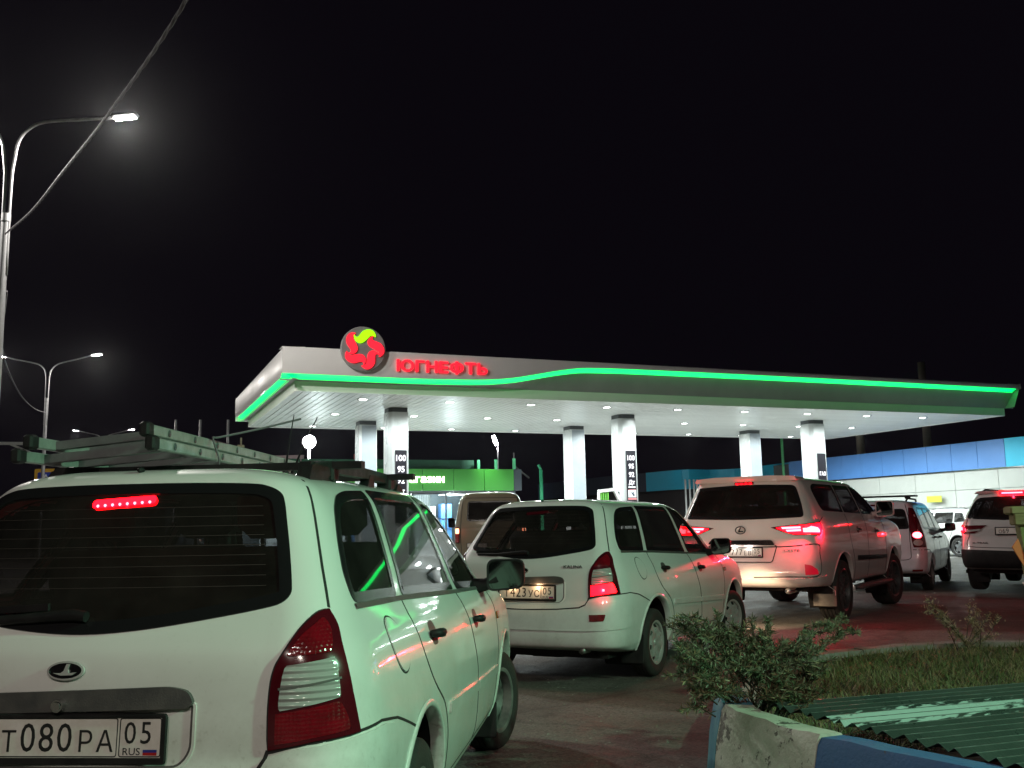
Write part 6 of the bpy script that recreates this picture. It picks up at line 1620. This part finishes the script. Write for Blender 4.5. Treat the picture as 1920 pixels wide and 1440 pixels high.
kerb(dens2([(1.30, 4.36), (1.61, 3.86), (1.95, 3.35)], 4), dens2([(1.42, 4.395), (1.72, 3.93), (2.05, 3.43)], 4), .39, KB, 'worn blue kerb block beside the green sheet')
kerb(dens2([(1.955, 3.345), (2.5, 2.6), (3.1, 1.9)], 4), dens2([(2.055, 3.425), (2.6, 2.7), (3.2, 2.0)], 4), .39, KW, 'pale kerb block at the bottom edge, partly out of the picture')
far_o = [(1.10, 5.56), (1.45, 6.7), (1.85, 7.75), (2.29, 8.52), (3.02, 8.99), (3.95, 9.35), (4.72, 9.36), (6.2, 9.1), (7.6, 8.2)]
far_i = [(1.28, 5.70), (1.62, 6.6), (2.0, 7.6), (2.38, 8.36), (3.06, 8.82), (3.95, 9.17), (4.68, 9.18), (6.1, 8.92), (7.45, 8.05)]
FO, FI = dens2(far_o, 4), dens2(far_i, 4)
for a, b, lab, mt in ((0, 12, 'low kerb hidden behind the shrub', KG), (12, 16, 'kerb stone catching red light behind the shrub', KG), (16, 20, 'pale kerb stone at the back of the grass, left of the dry weed', KG), (20, 24, 'pale kerb stone at the back of the grass, right of the dry weed', KG), (24, 32, 'kerb stone curving behind the green post', KG)):
    aa = a + (1 if a else 0)
    fo = FO[a:b + 1]; fi = FI[a:b + 1]
    if a:  # narrow joint
        fo = [tuple(Vector(FO[a]).lerp(Vector(FO[a + 1]), .06))] + fo[1:]; fi = [tuple(Vector(FI[a]).lerp(Vector(FI[a + 1]), .06))] + fi[1:]
    kerb(fo, fi, .17, mt, lab)
SOIL = noisy('island_soil', (.035, .028, .020), (.06, .05, .033), 7, rough=(.9, 1), bump=.8, bscale=25)
isl = [(1.24, 5.44), (1.21, 4.94), (1.42, 4.40), (2.05, 3.43), (3.2, 2.0), (6.5, 2.0), (7.45, 8.05), (6.1, 8.92), (4.68, 9.18), (3.95, 9.17), (3.06, 8.82), (2.38, 8.36), (1.62, 6.6)]
m = MB(); m.prism(isl, .0, .13); o = m.build('island_soil', SOIL, None); setp(o, kind='structure')
rg = random.Random(3)
def blades(n, poly, zf, hmin, hmax, w, seed, lean=.6):
    r = random.Random(seed); m = MB(); x0, x1 = min(p[0] for p in poly), max(p[0] for p in poly); y0, y1 = min(p[1] for p in poly), max(p[1] for p in poly); k = 0
    tuft = [(r.uniform(x0, x1), r.uniform(y0, y1), r.uniform(.5, 1.25)) for _ in range(90)]
    while k < n:
        x, y = r.uniform(x0, x1), r.uniform(y0, y1)
        if not in_poly(x, y, poly): continue
        s = min(tuft, key=lambda q: (q[0] - x) ** 2 + (q[1] - y) ** 2)[2] if k % 3 == 0 else r.uniform(.6, 1.0)
        h = r.uniform(hmin, hmax) * s; a = r.uniform(0, 2 * pi); l = r.uniform(.1, lean) * h; c, sn = cos(a), sin(a); ww = w * r.uniform(.6, 1.3)
        b = Vector((x, y, zf)); px, py = -sn * ww, c * ww
        v = [b + Vector((px, py, 0)), b - Vector((px, py, 0)), b + Vector((c * l * .4 + px * .7, sn * l * .4 + py * .7, h * .6)), b + Vector((c * l * .4 - px * .7, sn * l * .4 - py * .7, h * .6)), b + Vector((c * l, sn * l, h))]
        m.cur = r.choice((0, 0, 1, 1, 2)); m.add(v, [(0, 1, 3), (0, 3, 2), (2, 3, 4)]); k += 1
    return m
def leafmat(name, c, c2):
    return noisy(name, c, c2, 30, rough=(.45, .7))
G1, G2, G3 = leafmat('grass_green', (.085, .135, .04), (.12, .17, .055)), leafmat('grass_olive', (.15, .16, .06), (.20, .20, .08)), leafmat('grass_dry', (.25, .21, .11), (.30, .25, .14))
gm = blades(24000, [(1.3, 5.5), (1.3, 5.0), (2.9, 5.3), (3.6, 5.0), (5.5, 5.4), (5.8, 8.7), (4.66, 9.12), (3.95, 9.12), (3.08, 8.77), (2.45, 8.3), (1.7, 6.6)], .125, .03, .115, .0032, 5, 2.4)
o = gm.build('grass', [G1, G2, G3]); setp(o, kind='stuff')
# grit on the asphalt beside the kerb
gm = MB(); rg = random.Random(21)
for q in range(1700):
    x, y = rg.uniform(-.5, 1.25), 4.9 + 4.6 * rg.random() ** 1.4
    if q % 4 == 0: x, y = rg.uniform(1.3, 5.5), rg.uniform(8.6, 12)
    if in_poly(x, y, isl) or (y < 7.7 and x > 1.0): continue
    r_ = .003 + .009 * rg.random() ** 4; a = rg.uniform(0, 6.28); gm.cur = rg.choice((0, 0, 1))
    p = [(x + r_ * rg.uniform(.7, 1.2) * cos(a + k * 1.257), y + r_ * rg.uniform(.7, 1.2) * sin(a + k * 1.257), .0008) for k in range(5)] + [(x, y, r_ * rg.uniform(.5, .9))]
    gm.add(p, [(k, (k + 1) % 5, 5) for k in range(5)])
o = gm.build('grit', [noisy('grit_grey', (.20, .19, .17), (.28, .26, .23), 40), noisy('grit_brown', (.16, .13, .10), (.24, .20, .15), 40)], None); setp(o, kind='stuff')
# corrugated sheet
RX = Vector((.937, .349, -.008)).normalized(); DX = Vector((.40, -.9165, 0)).normalized()
sh = MB(); vs = []; fs = []; NW = 30; LS = 3.0; wl_ = .093; amp = .0125
rows = [0, .25, .6, 1.1, 1.7, 2.4, LS]; kk = 6
PRO = [(0.0, -1.0), (.44, .88), (.475, 1.0), (.525, 1.0), (.56, .88), (.97, -.95)]
for tI in rows:
    for i in range(NW * kk + 1):
        u0, pz = PRO[i % kk]; u = i // kk + u0; z = amp * pz
        p = Vector((1.25, 5.04, .405)) + RX * (tI + .012 * sin(u * 2.8)) + DX * (u * wl_) + Vector((0, 0, z - .010 * (tI / LS)))
        vs.append(p)
w_ = NW * kk + 1
for a in range(len(rows) - 1):
    for i in range(w_ - 1):
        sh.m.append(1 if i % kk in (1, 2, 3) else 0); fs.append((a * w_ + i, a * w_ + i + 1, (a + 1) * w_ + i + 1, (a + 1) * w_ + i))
keep = list(sh.m); sh.add(vs, fs); sh.m = keep
SHEETHI = noisy('sheet_ridge_highlight', (.12, .15, .14), (.035, .06, .05), 14, rough=(.3, .5), stretch=(1, 3, 1))  # paler ridge tops stand in for highlights along the crests
SHEET = noisy('sheet_green', (.028, .040, .036), (.040, .053, .047), 2.5, rough=(.22, .42), bump=.15, bscale=60)
nt = SHEET.node_tree; N = nt.nodes; L = nt.links; b_ = N['Principled BSDF']
tc = N.new('ShaderNodeTexCoord'); mp = N.new('ShaderNodeMapping'); mp.inputs['Location'].default_value = (-1.95, -4.78, 0); L.new(tc.outputs['Object'], mp.inputs[0])
mp2 = N.new('ShaderNodeMapping'); mp2.inputs['Rotation'].default_value = (0, 0, -.42); mp2.inputs['Scale'].default_value = (1.0, 1.0, 1); L.new(mp.outputs[0], mp2.inputs[0])
mp3 = N.new('ShaderNodeMapping'); mp3.inputs['Scale'].default_value = (1.35, 6.5, 0); L.new(mp2.outputs[0], mp3.inputs[0])
ln = N.new('ShaderNodeVectorMath'); ln.operation = 'LENGTH'; L.new(mp3.outputs[0], ln.inputs[0])
nz = N.new('ShaderNodeTexNoise'); nz.inputs['Scale'].default_value = 9; nz.inputs['Detail'].default_value = 7; L.new(mp3.outputs[0], nz.inputs['Vector'])
ma = N.new('ShaderNodeMath'); ma.operation = 'MULTIPLY_ADD'; ma.inputs[1].default_value = 1.6; ma.inputs[2].default_value = -.8; L.new(nz.outputs[0], ma.inputs[0])
ad = N.new('ShaderNodeMath'); ad.operation = 'ADD'; L.new(ln.outputs['Value'], ad.inputs[0]); L.new(ma.outputs[0], ad.inputs[1])
st = N.new('ShaderNodeMapRange'); st.inputs[1].default_value = .95; st.inputs[2].default_value = .80; L.new(ad.outputs[0], st.inputs[0])
mx = N.new('ShaderNodeMix'); mx.data_type = 'RGBA'; mx.inputs[7].default_value = (.34, .44, .42, 1)
L.new(st.outputs[0], mx.inputs[0]); L.new(b_.inputs['Base Color'].links[0].from_socket, mx.inputs[6]); L.new(mx.outputs[2], b_.inputs['Base Color'])
o = sh.build('corrugated_sheet', [SHEET, SHEETHI], None)
sd = o.modifiers.new('thickness', 'SOLIDIFY'); sd.thickness = .002
setp(o, 'dark green corrugated roofing sheet lying on the island with a smear of pale paint', 'roofing sheet')
# shrub
shrub = thing('shrub', 'straggly narrow-leaved shrub sprawling over the end of the blue and white kerb', 'shrub', (1.30, 5.45, .12), 0)
BARK = noisy('shrub_bark', (.05, .04, .03), (.08, .065, .045), 20, rough=(.8, .95))
LF = [leafmat('leaf_grey_green', (.14, .165, .10), (.19, .205, .13)), leafmat('leaf_dark', (.06, .095, .045), (.085, .115, .055)), leafmat('leaf_straw', (.30, .26, .14), (.22, .19, .10)), leafmat('leaf_rust', (.16, .09, .05), (.11, .07, .045)), leafmat('seed_head', (.48, .42, .28), (.36, .31, .20))]
rs_ = random.Random(11); stem = MB(); leaves = MB()
def shoot(p0, p1, sag, nl, ll, cols, r0=.006):
    p0, p1 = Vector(p0), Vector(p1); mid = (p0 + p1) / 2 + Vector((rs_.uniform(-.05, .05), rs_.uniform(-.05, .05), sag))
    P = catmull([p0, mid, p1], 6); stem.tube(P, [r0 * (1 - .75 * i / (len(P) - 1)) for i in range(len(P))], 4)
    for i in range(nl):
        t = .12 + .88 * rs_.random() ** .8; k = t * (len(P) - 1); a = int(min(k, len(P) - 2)); q = P[a].lerp(P[a + 1], k - a); ax = (P[a + 1] - P[a]).normalized()
        d = (ax * rs_.uniform(.25, 1.0) + Vector((rs_.gauss(0, 1), rs_.gauss(0, 1), rs_.gauss(0, .8))).normalized()).normalized(); l = ll * rs_.uniform(.55, 1.25)
        s = d.cross(Vector((rs_.gauss(0, 1), rs_.gauss(0, 1), rs_.gauss(0, 1)))).normalized() * (l * .072); up = d.cross(s).normalized() * l * .12
        leaves.cur = rs_.choice(cols); leaves.add([q, q + d * l * .45 + s + up, q + d * l, q + d * l * .45 - s + up], [(0, 1, 2), (0, 2, 3)])
base = (0, 0, .12)
def rel(px, py, dep):  # a point of the crown, measured from the photograph, in the shrub's own space
    return ((px - 960) / 1815 * dep - 1.30, dep * .99 - 5.45, 1.31 - (py - 978) / 1815 * dep - .12)
tips = [(1250, 1172, 5.25), (1262, 1190, 5.2), (1275, 1160, 5.35), (1300, 1168, 5.4), (1320, 1185, 5.3), (1345, 1175, 5.5), (1370, 1190, 5.4), (1395, 1165, 5.5), (1402, 1185, 5.45), (1430, 1205, 5.3), (1455, 1200, 5.6), (1480, 1185, 5.6), (1500, 1200, 5.5),
        (1255, 1222, 5.1), (1270, 1245, 5.05), (1290, 1262, 5.0), (1262, 1282, 4.98), (1300, 1283, 4.95), (1420, 1270, 5.0), (1450, 1265, 5.1), (1475, 1275, 5.1), (1490, 1245, 5.3), (1510, 1235, 5.4), (1400, 1225, 5.25), (1360, 1228, 5.25), (1325, 1225, 5.2), (1440, 1290, 5.0), (1460, 1310, 5.0), (1500, 1290, 5.1)]
for px, py, dp in tips:
    e = rel(px, py, dp)
    for q in range(5):
        j = Vector((rs_.gauss(0, .045), rs_.gauss(0, .06), rs_.gauss(0, .035)))
        sx_ = rs_.uniform(-.12, .25); b0 = Vector((sx_ * .6, rs_.uniform(-.1, .12), rs_.uniform(.10, .24)))
        e2 = Vector(e) + j; low = py > 1255
        shoot(b0.lerp(e2, rs_.uniform(.0, .55) if px > 1345 else rs_.uniform(.28, .7)), e2, .05 if not low else .04, 98, .042, (0, 0, 0, 1, 1, 2) if not low else (0, 1, 1, 2, 3, 3), .0045)
for chain in ([(1455, 1215, 5.5), (1490, 1180, 5.6), (1530, 1165, 5.65), (1552, 1152, 5.7)], [(1470, 1235, 5.4), (1510, 1205, 5.5), (1545, 1185, 5.55), (1572, 1178, 5.6)], [(1450, 1225, 5.45), (1478, 1195, 5.5), (1495, 1168, 5.6), (1520, 1160, 5.6)]):
    for a, b in zip(chain[:-1], chain[1:]):
        for q in range(3):
            A_, B_ = Vector(rel(*a)), Vector(rel(*b)); j = Vector((rs_.gauss(0, .015), rs_.gauss(0, .02), rs_.gauss(0, .014)))
            shoot(A_ + j * .4, B_ + j, .01, 60, .036, (0, 0, 1, 1, 2), .0035)
for q in range(8): stem.tube([tuple(Vector((rs_.uniform(-.05, .08), rs_.uniform(-.05, .05), .0))), tuple(Vector((rs_.uniform(-.15, .2), rs_.uniform(-.12, .12), .28)))], [.011, .006], 5)
so = stem.build('stem', BARK, shrub); lo_ = leaves.build('foliage', LF, shrub); lo_['kind'] = 'stuff'
# dry weed at the back kerb
weed = thing('dry_weed', 'small dry weed with pale seed heads at the back kerb', 'weed', (4.05, 8.95, .12), 0)
stem = MB(); leaves = MB()
for e, nl in (((-.30, .05, .46), 60), ((-.22, 0, .36), 50), ((-.34, 0, .38), 50), ((.02, .0, .30), 30), ((.12, .03, .34), 30), ((.22, 0, .33), 26), ((.30, .02, .30), 26), ((.10, 0, .18), 40), ((-.10, 0, .16), 50), ((.25, 0, .14), 40), ((.05, 0, .42), 12)):
    shoot((rs_.uniform(-.08, .1), rs_.uniform(-.04, .04), 0), e, .03, nl * 2, .05, (0, 2, 2, 4, 4), .0045)
    for q in range(14):
        k_ = Vector(e) + Vector((rs_.gauss(0, .035), rs_.gauss(0, .03), rs_.gauss(0, .03))); leaves.cur = 4
        leaves.add([k_ + Vector((rs_.gauss(0, .006), rs_.gauss(0, .006), rs_.gauss(0, .006))) for _ in range(4)], [(0, 1, 2), (0, 2, 3), (1, 2, 3)])
stem.build('stem', BARK, weed); lw = leaves.build('foliage', LF, weed); lw['kind'] = 'stuff'
# green post at the right edge
post = thing('wooden_post', 'worn yellow-green post with a board on top at the right edge', 'post', (3.115, 6.0, .10), 0)
PG = noisy('post_paint', (.13, .14, .032), (.08, .085, .022), 6, rough=(.6, .8), bump=.4, bscale=30, lo=.45, hi=.7); WOOD = noisy('raw_board', (.24, .19, .085), (.17, .13, .06), 5, rough=(.7, .9), bump=.3, bscale=40, stretch=(1, 1, 6))
m = MB(); m.bar((.16, 0, 0), (.06, 0, 1.20), .20, .06, (0, 1, 0)); m.v = [tuple(v) for v in m.v]; m.build('post', PG, post)
m = MB(); m.box((.17, -.02, 1.215), (.50, .07, .11), bev=.008); m.build('board', WOOD, post); m = MB(); m.box((.0, -.01, 1.25), (.20, .10, .05), bev=.01); m.build('cap_block', WOOD, post)
TAPE = principled('tape_orange', (.55, .13, .04), .5)
m = MB(); m.prism([(-.09, 1.03), (-.05, 1.08), (.0, .90), (-.01, .88)], -.02, -.012, lambda a, b, h: (a, h, b)); m.build('warning_tape', TAPE, post)
m = MB(); m.prism([(-.02, .56), (.03, .61), (.14, .45), (.07, .42)], -.04, -.034, lambda a, b, h: (a, h, b)); m.build('warning_tape', TAPE, post)
m = MB(); m.lathe([(.001, .0), (.08, .02), (.12, .08), (.13, .10), (.12, .10), (.075, .03)], 'Z', 16); m.v = [(a * .6 + .02, b * .6 - .05, .74 + c * .8) for a, b, c in m.v]; m.build('bowl', principled('bowl_cream', (.5, .42, .34), .5), post, smooth=True)
# ------------------------------------------------------------------ cars in the queue
near_wagon, bodyA = station_wagon('dirty white station wagon nearest the camera, plate Т080РА, ladder on its roof', A_POSE, -.012, ('Т', '080', 'РА', '05'), False, True, False, 0, True, False, 'steel', radians(16), WHITE, PANETINT, PANETINT)
second_wagon, bodyB = station_wagon('white station wagon with plate Т423УС and glowing tail lamp, second in the queue', B_POSE, 0, ('Т', '423', 'УС', '05'), True, False, True, 110, False, True, 'cover', radians(14), WHITE2, PANEMID, PANEMID)
# roof rails, bars and aerials of the near wagon
for sg in (1, -1):
    def zr(x, y):
        h = bodyA.hit('top', x, y); return h[0].z if h else 1.5
    m = MB(); P = []
    for y, dz, x in ((.66, .0, .475), (.70, .045, .472), (.80, .065, .468), (1.0, .073, .465), (1.4, .073, .46), (1.9, .066, .455), (2.12, .04, .452), (2.26, .005, .45)): P.append((sg * x, y, zr(x, y) + dz))
    vs = []; fs = []
    for (x, y, z) in P:
        b0 = zr(abs(x), y) - .01; hgt = .045 if .8 < y < 2.2 else max(z - b0, .012)
        lo = z - hgt
        vs += [(x - .022, y, lo), (x + .022, y, lo), (x + .018, y, z), (x - .018, y, z)]
    for i in range(len(P) - 1):
        a, b = i * 4, i * 4 + 4
        for j in range(4): fs.append((a + j, a + (j + 1) % 4, b + (j + 1) % 4, b + j))
    fs += [(3, 2, 1, 0), (len(vs) - 4, len(vs) - 3, len(vs) - 2, len(vs) - 1)]
    m.add(vs, fs)
    for y0, y1, top in ((.66, 1.02, .062), (1.50, 1.62, .05), (2.05, 2.26, .03)):   # feet
        za, zb = zr(.46, y0), zr(.46, y1)
        prof = [(y0, za - .012), (y1, zb - .012), (y1 - .10 if y1 - y0 > .2 else y1, zb + top), (y0 + .05, za + top * .9)]
        m.prism(prof, sg * .44, sg * .482, lambda a, z, h: (h, a, z))
    m.build('roof_rail', BLACKP, near_wagon, smooth=True, angle=35)
for y in (.98, 1.92):
    m = MB(); z = 1.566
    m.bar((-.60, y, z), (.60, y, z), .055, .028)
    for sg in (1, -1): m.box((sg * .46, y, z - .035), (.07, .08, .06), bev=.01)
    m.build('roof_bar', BLACKP, near_wagon)
m = MB(); m.tube([(-.02, .30 + .45, 1.53), (-.03, .62, 1.62), (.045, .55, 1.95)], [.006, .004, .0022], 6)
for q, (bx, by, dx, dy, L_) in enumerate(((.20, 1.25, .05, -.05, .25), (.225, 1.28, .115, -.05, .24))):
    z0 = 1.545; m = MB(); m.tube([(bx, by, z0 - .01), (bx, by, z0 + .03)], .014, 8); m.tube([(bx, by, z0 + .03), (bx + dx * .5, by + dy * .5, z0 + .03 + L_ * .5), (bx + dx, by + dy, z0 + L_)], [.005, .003, .0018], 6); m.build('aerial', BLACKP, near_wagon, smooth=True)
# ladder on the roof bars
lad = thing('ladder', 'grey and green two-section ladder tied on the roof of the near station wagon', 'ladder', (-1.485, 3.365, 1.572), -radians(2.0))
ALU = noisy('ladder_rail', (.30, .30, .29), (.22, .22, .21), 12, rough=(.3, .5), metal=.25); ALUD = noisy('ladder_rung', (.16, .165, .17), (.11, .115, .12), 12, rough=(.35, .55), metal=.25)
for zz, hw, y0, L_ in ((.030, .235, .0, 2.3), (.080, .205, .02, 2.2)):
    for sg in (1, -1):
        m = MB(); m.box((sg * hw, y0 + L_ / 2, zz + sg * .018), (.026, L_, .040), bev=.004); r_ = m.build('rail', ALU, lad)
        m = MB(); m.box((sg * hw, y0 - .01, zz + sg * .018), (.036, .055, .052), bev=.008); m.build('end_cap', BLACKP, r_)
        for k in range(8):
            m = MB(); m.lathe([(.001, .016), (.012, .014), (.014, .012)], 'X', 10); m.v = [(sg * (hw + .003) + sg * (a - .0), b + y0 + .16 + .26 * k, c + zz + sg * .018) for a, b, c in m.v]; m.build('rivet', DARKG, r_)
    for k in range(8):
        y = y0 + .16 + .26 * k
        m = MB(); m.bar((-hw + .013, y, zz - .018), (hw - .013, y, zz + .018), .045, .030); m.build('rung', ALUD, lad)
m = MB(); m.tube(catmull([Vector(p) for p in ((.245, .62, -.03), (.262, .60, .03), (.235, .60, .115), (.25, .63, .125), (.36, .75, .165), (.52, .90, .225))], 6), .0045, 6)
o = m.build('tie_cord', CAB, None, smooth=True); o.matrix_world = Matrix.Translation(lad.location) @ Matrix.Rotation(-radians(2), 4, 'Z'); setp(o, 'black cord round the ladder with its loose end sticking up', 'cord')
suv = luxury_suv()
lw_ = compact_wagon()
xt = crossover()
fs_ = far_suv()
van = box_van()
dsp = fuel_dispenser()
# unseen lamps: a street lamp behind, and a floodlight added for the green tint
lamp_off(2.0, -10.0, 'twin-arm street lamp behind the photographer', 1150, (1, .90, .78))
fl3 = thing('floodlight', 'greenish floodlight on a short pole across the island, aimed at the queue', 'floodlight', (7.2, 1.6, 0), 0)
m = MB(); m.tube([(0, 0, 0), (0, 0, 4.4)], .06, 10); m.build('pole', GALV, fl3, smooth=True)
aim = (Vector((-.6, 3.2, .7)) - Vector((7.2, 1.6, 4.5))).normalized(); qr = aim.to_track_quat('-Z', 'Y')
m = MB(); m.box((0, 0, .08), (.42, .30, .14), bev=.03); hd = m.build('lamp_head', GREYP, fl3); hd.location = (0, 0, 4.5); hd.rotation_euler = qr.to_euler()
m = MB(); m.box((0, 0, .005), (.36, .25, .012)); m.build('lamp_glass', emission('green_flood_glass', (.5, 1, .7), 12), hd)
point_light('flood_beam', (0, 0, -.03), (.42, 1.0, .60), 1650, hd, .14, 'SPOT', (0, 0, 0), radians(128), 1.0)
# ------------------------------------------------------------------ thin haze added for halos like lens glare round the lamps
m = MB(); m.box((0, 60, 5.2), (130, 160, 12.6))
hz = m.build('haze', principled('haze_tmp', (1, 1, 1)), None)
hm = bpy.data.materials.new('halo_haze'); hm.use_nodes = True
for nd in list(hm.node_tree.nodes):
    if nd.type != 'OUTPUT_MATERIAL': hm.node_tree.nodes.remove(nd)
pv = hm.node_tree.nodes.new('ShaderNodeVolumePrincipled'); pv.inputs['Density'].default_value = 0.00011; pv.inputs['Anisotropy'].default_value = 0.93; pv.inputs['Color'].default_value = (.9, .92, .95, 1)
hm.node_tree.links.new(pv.outputs[0], [n_ for n_ in hm.node_tree.nodes if n_.type == 'OUTPUT_MATERIAL'][0].inputs['Volume'])
hz.data.materials.clear(); hz.data.materials.append(hm); setp(hz, kind='stuff')
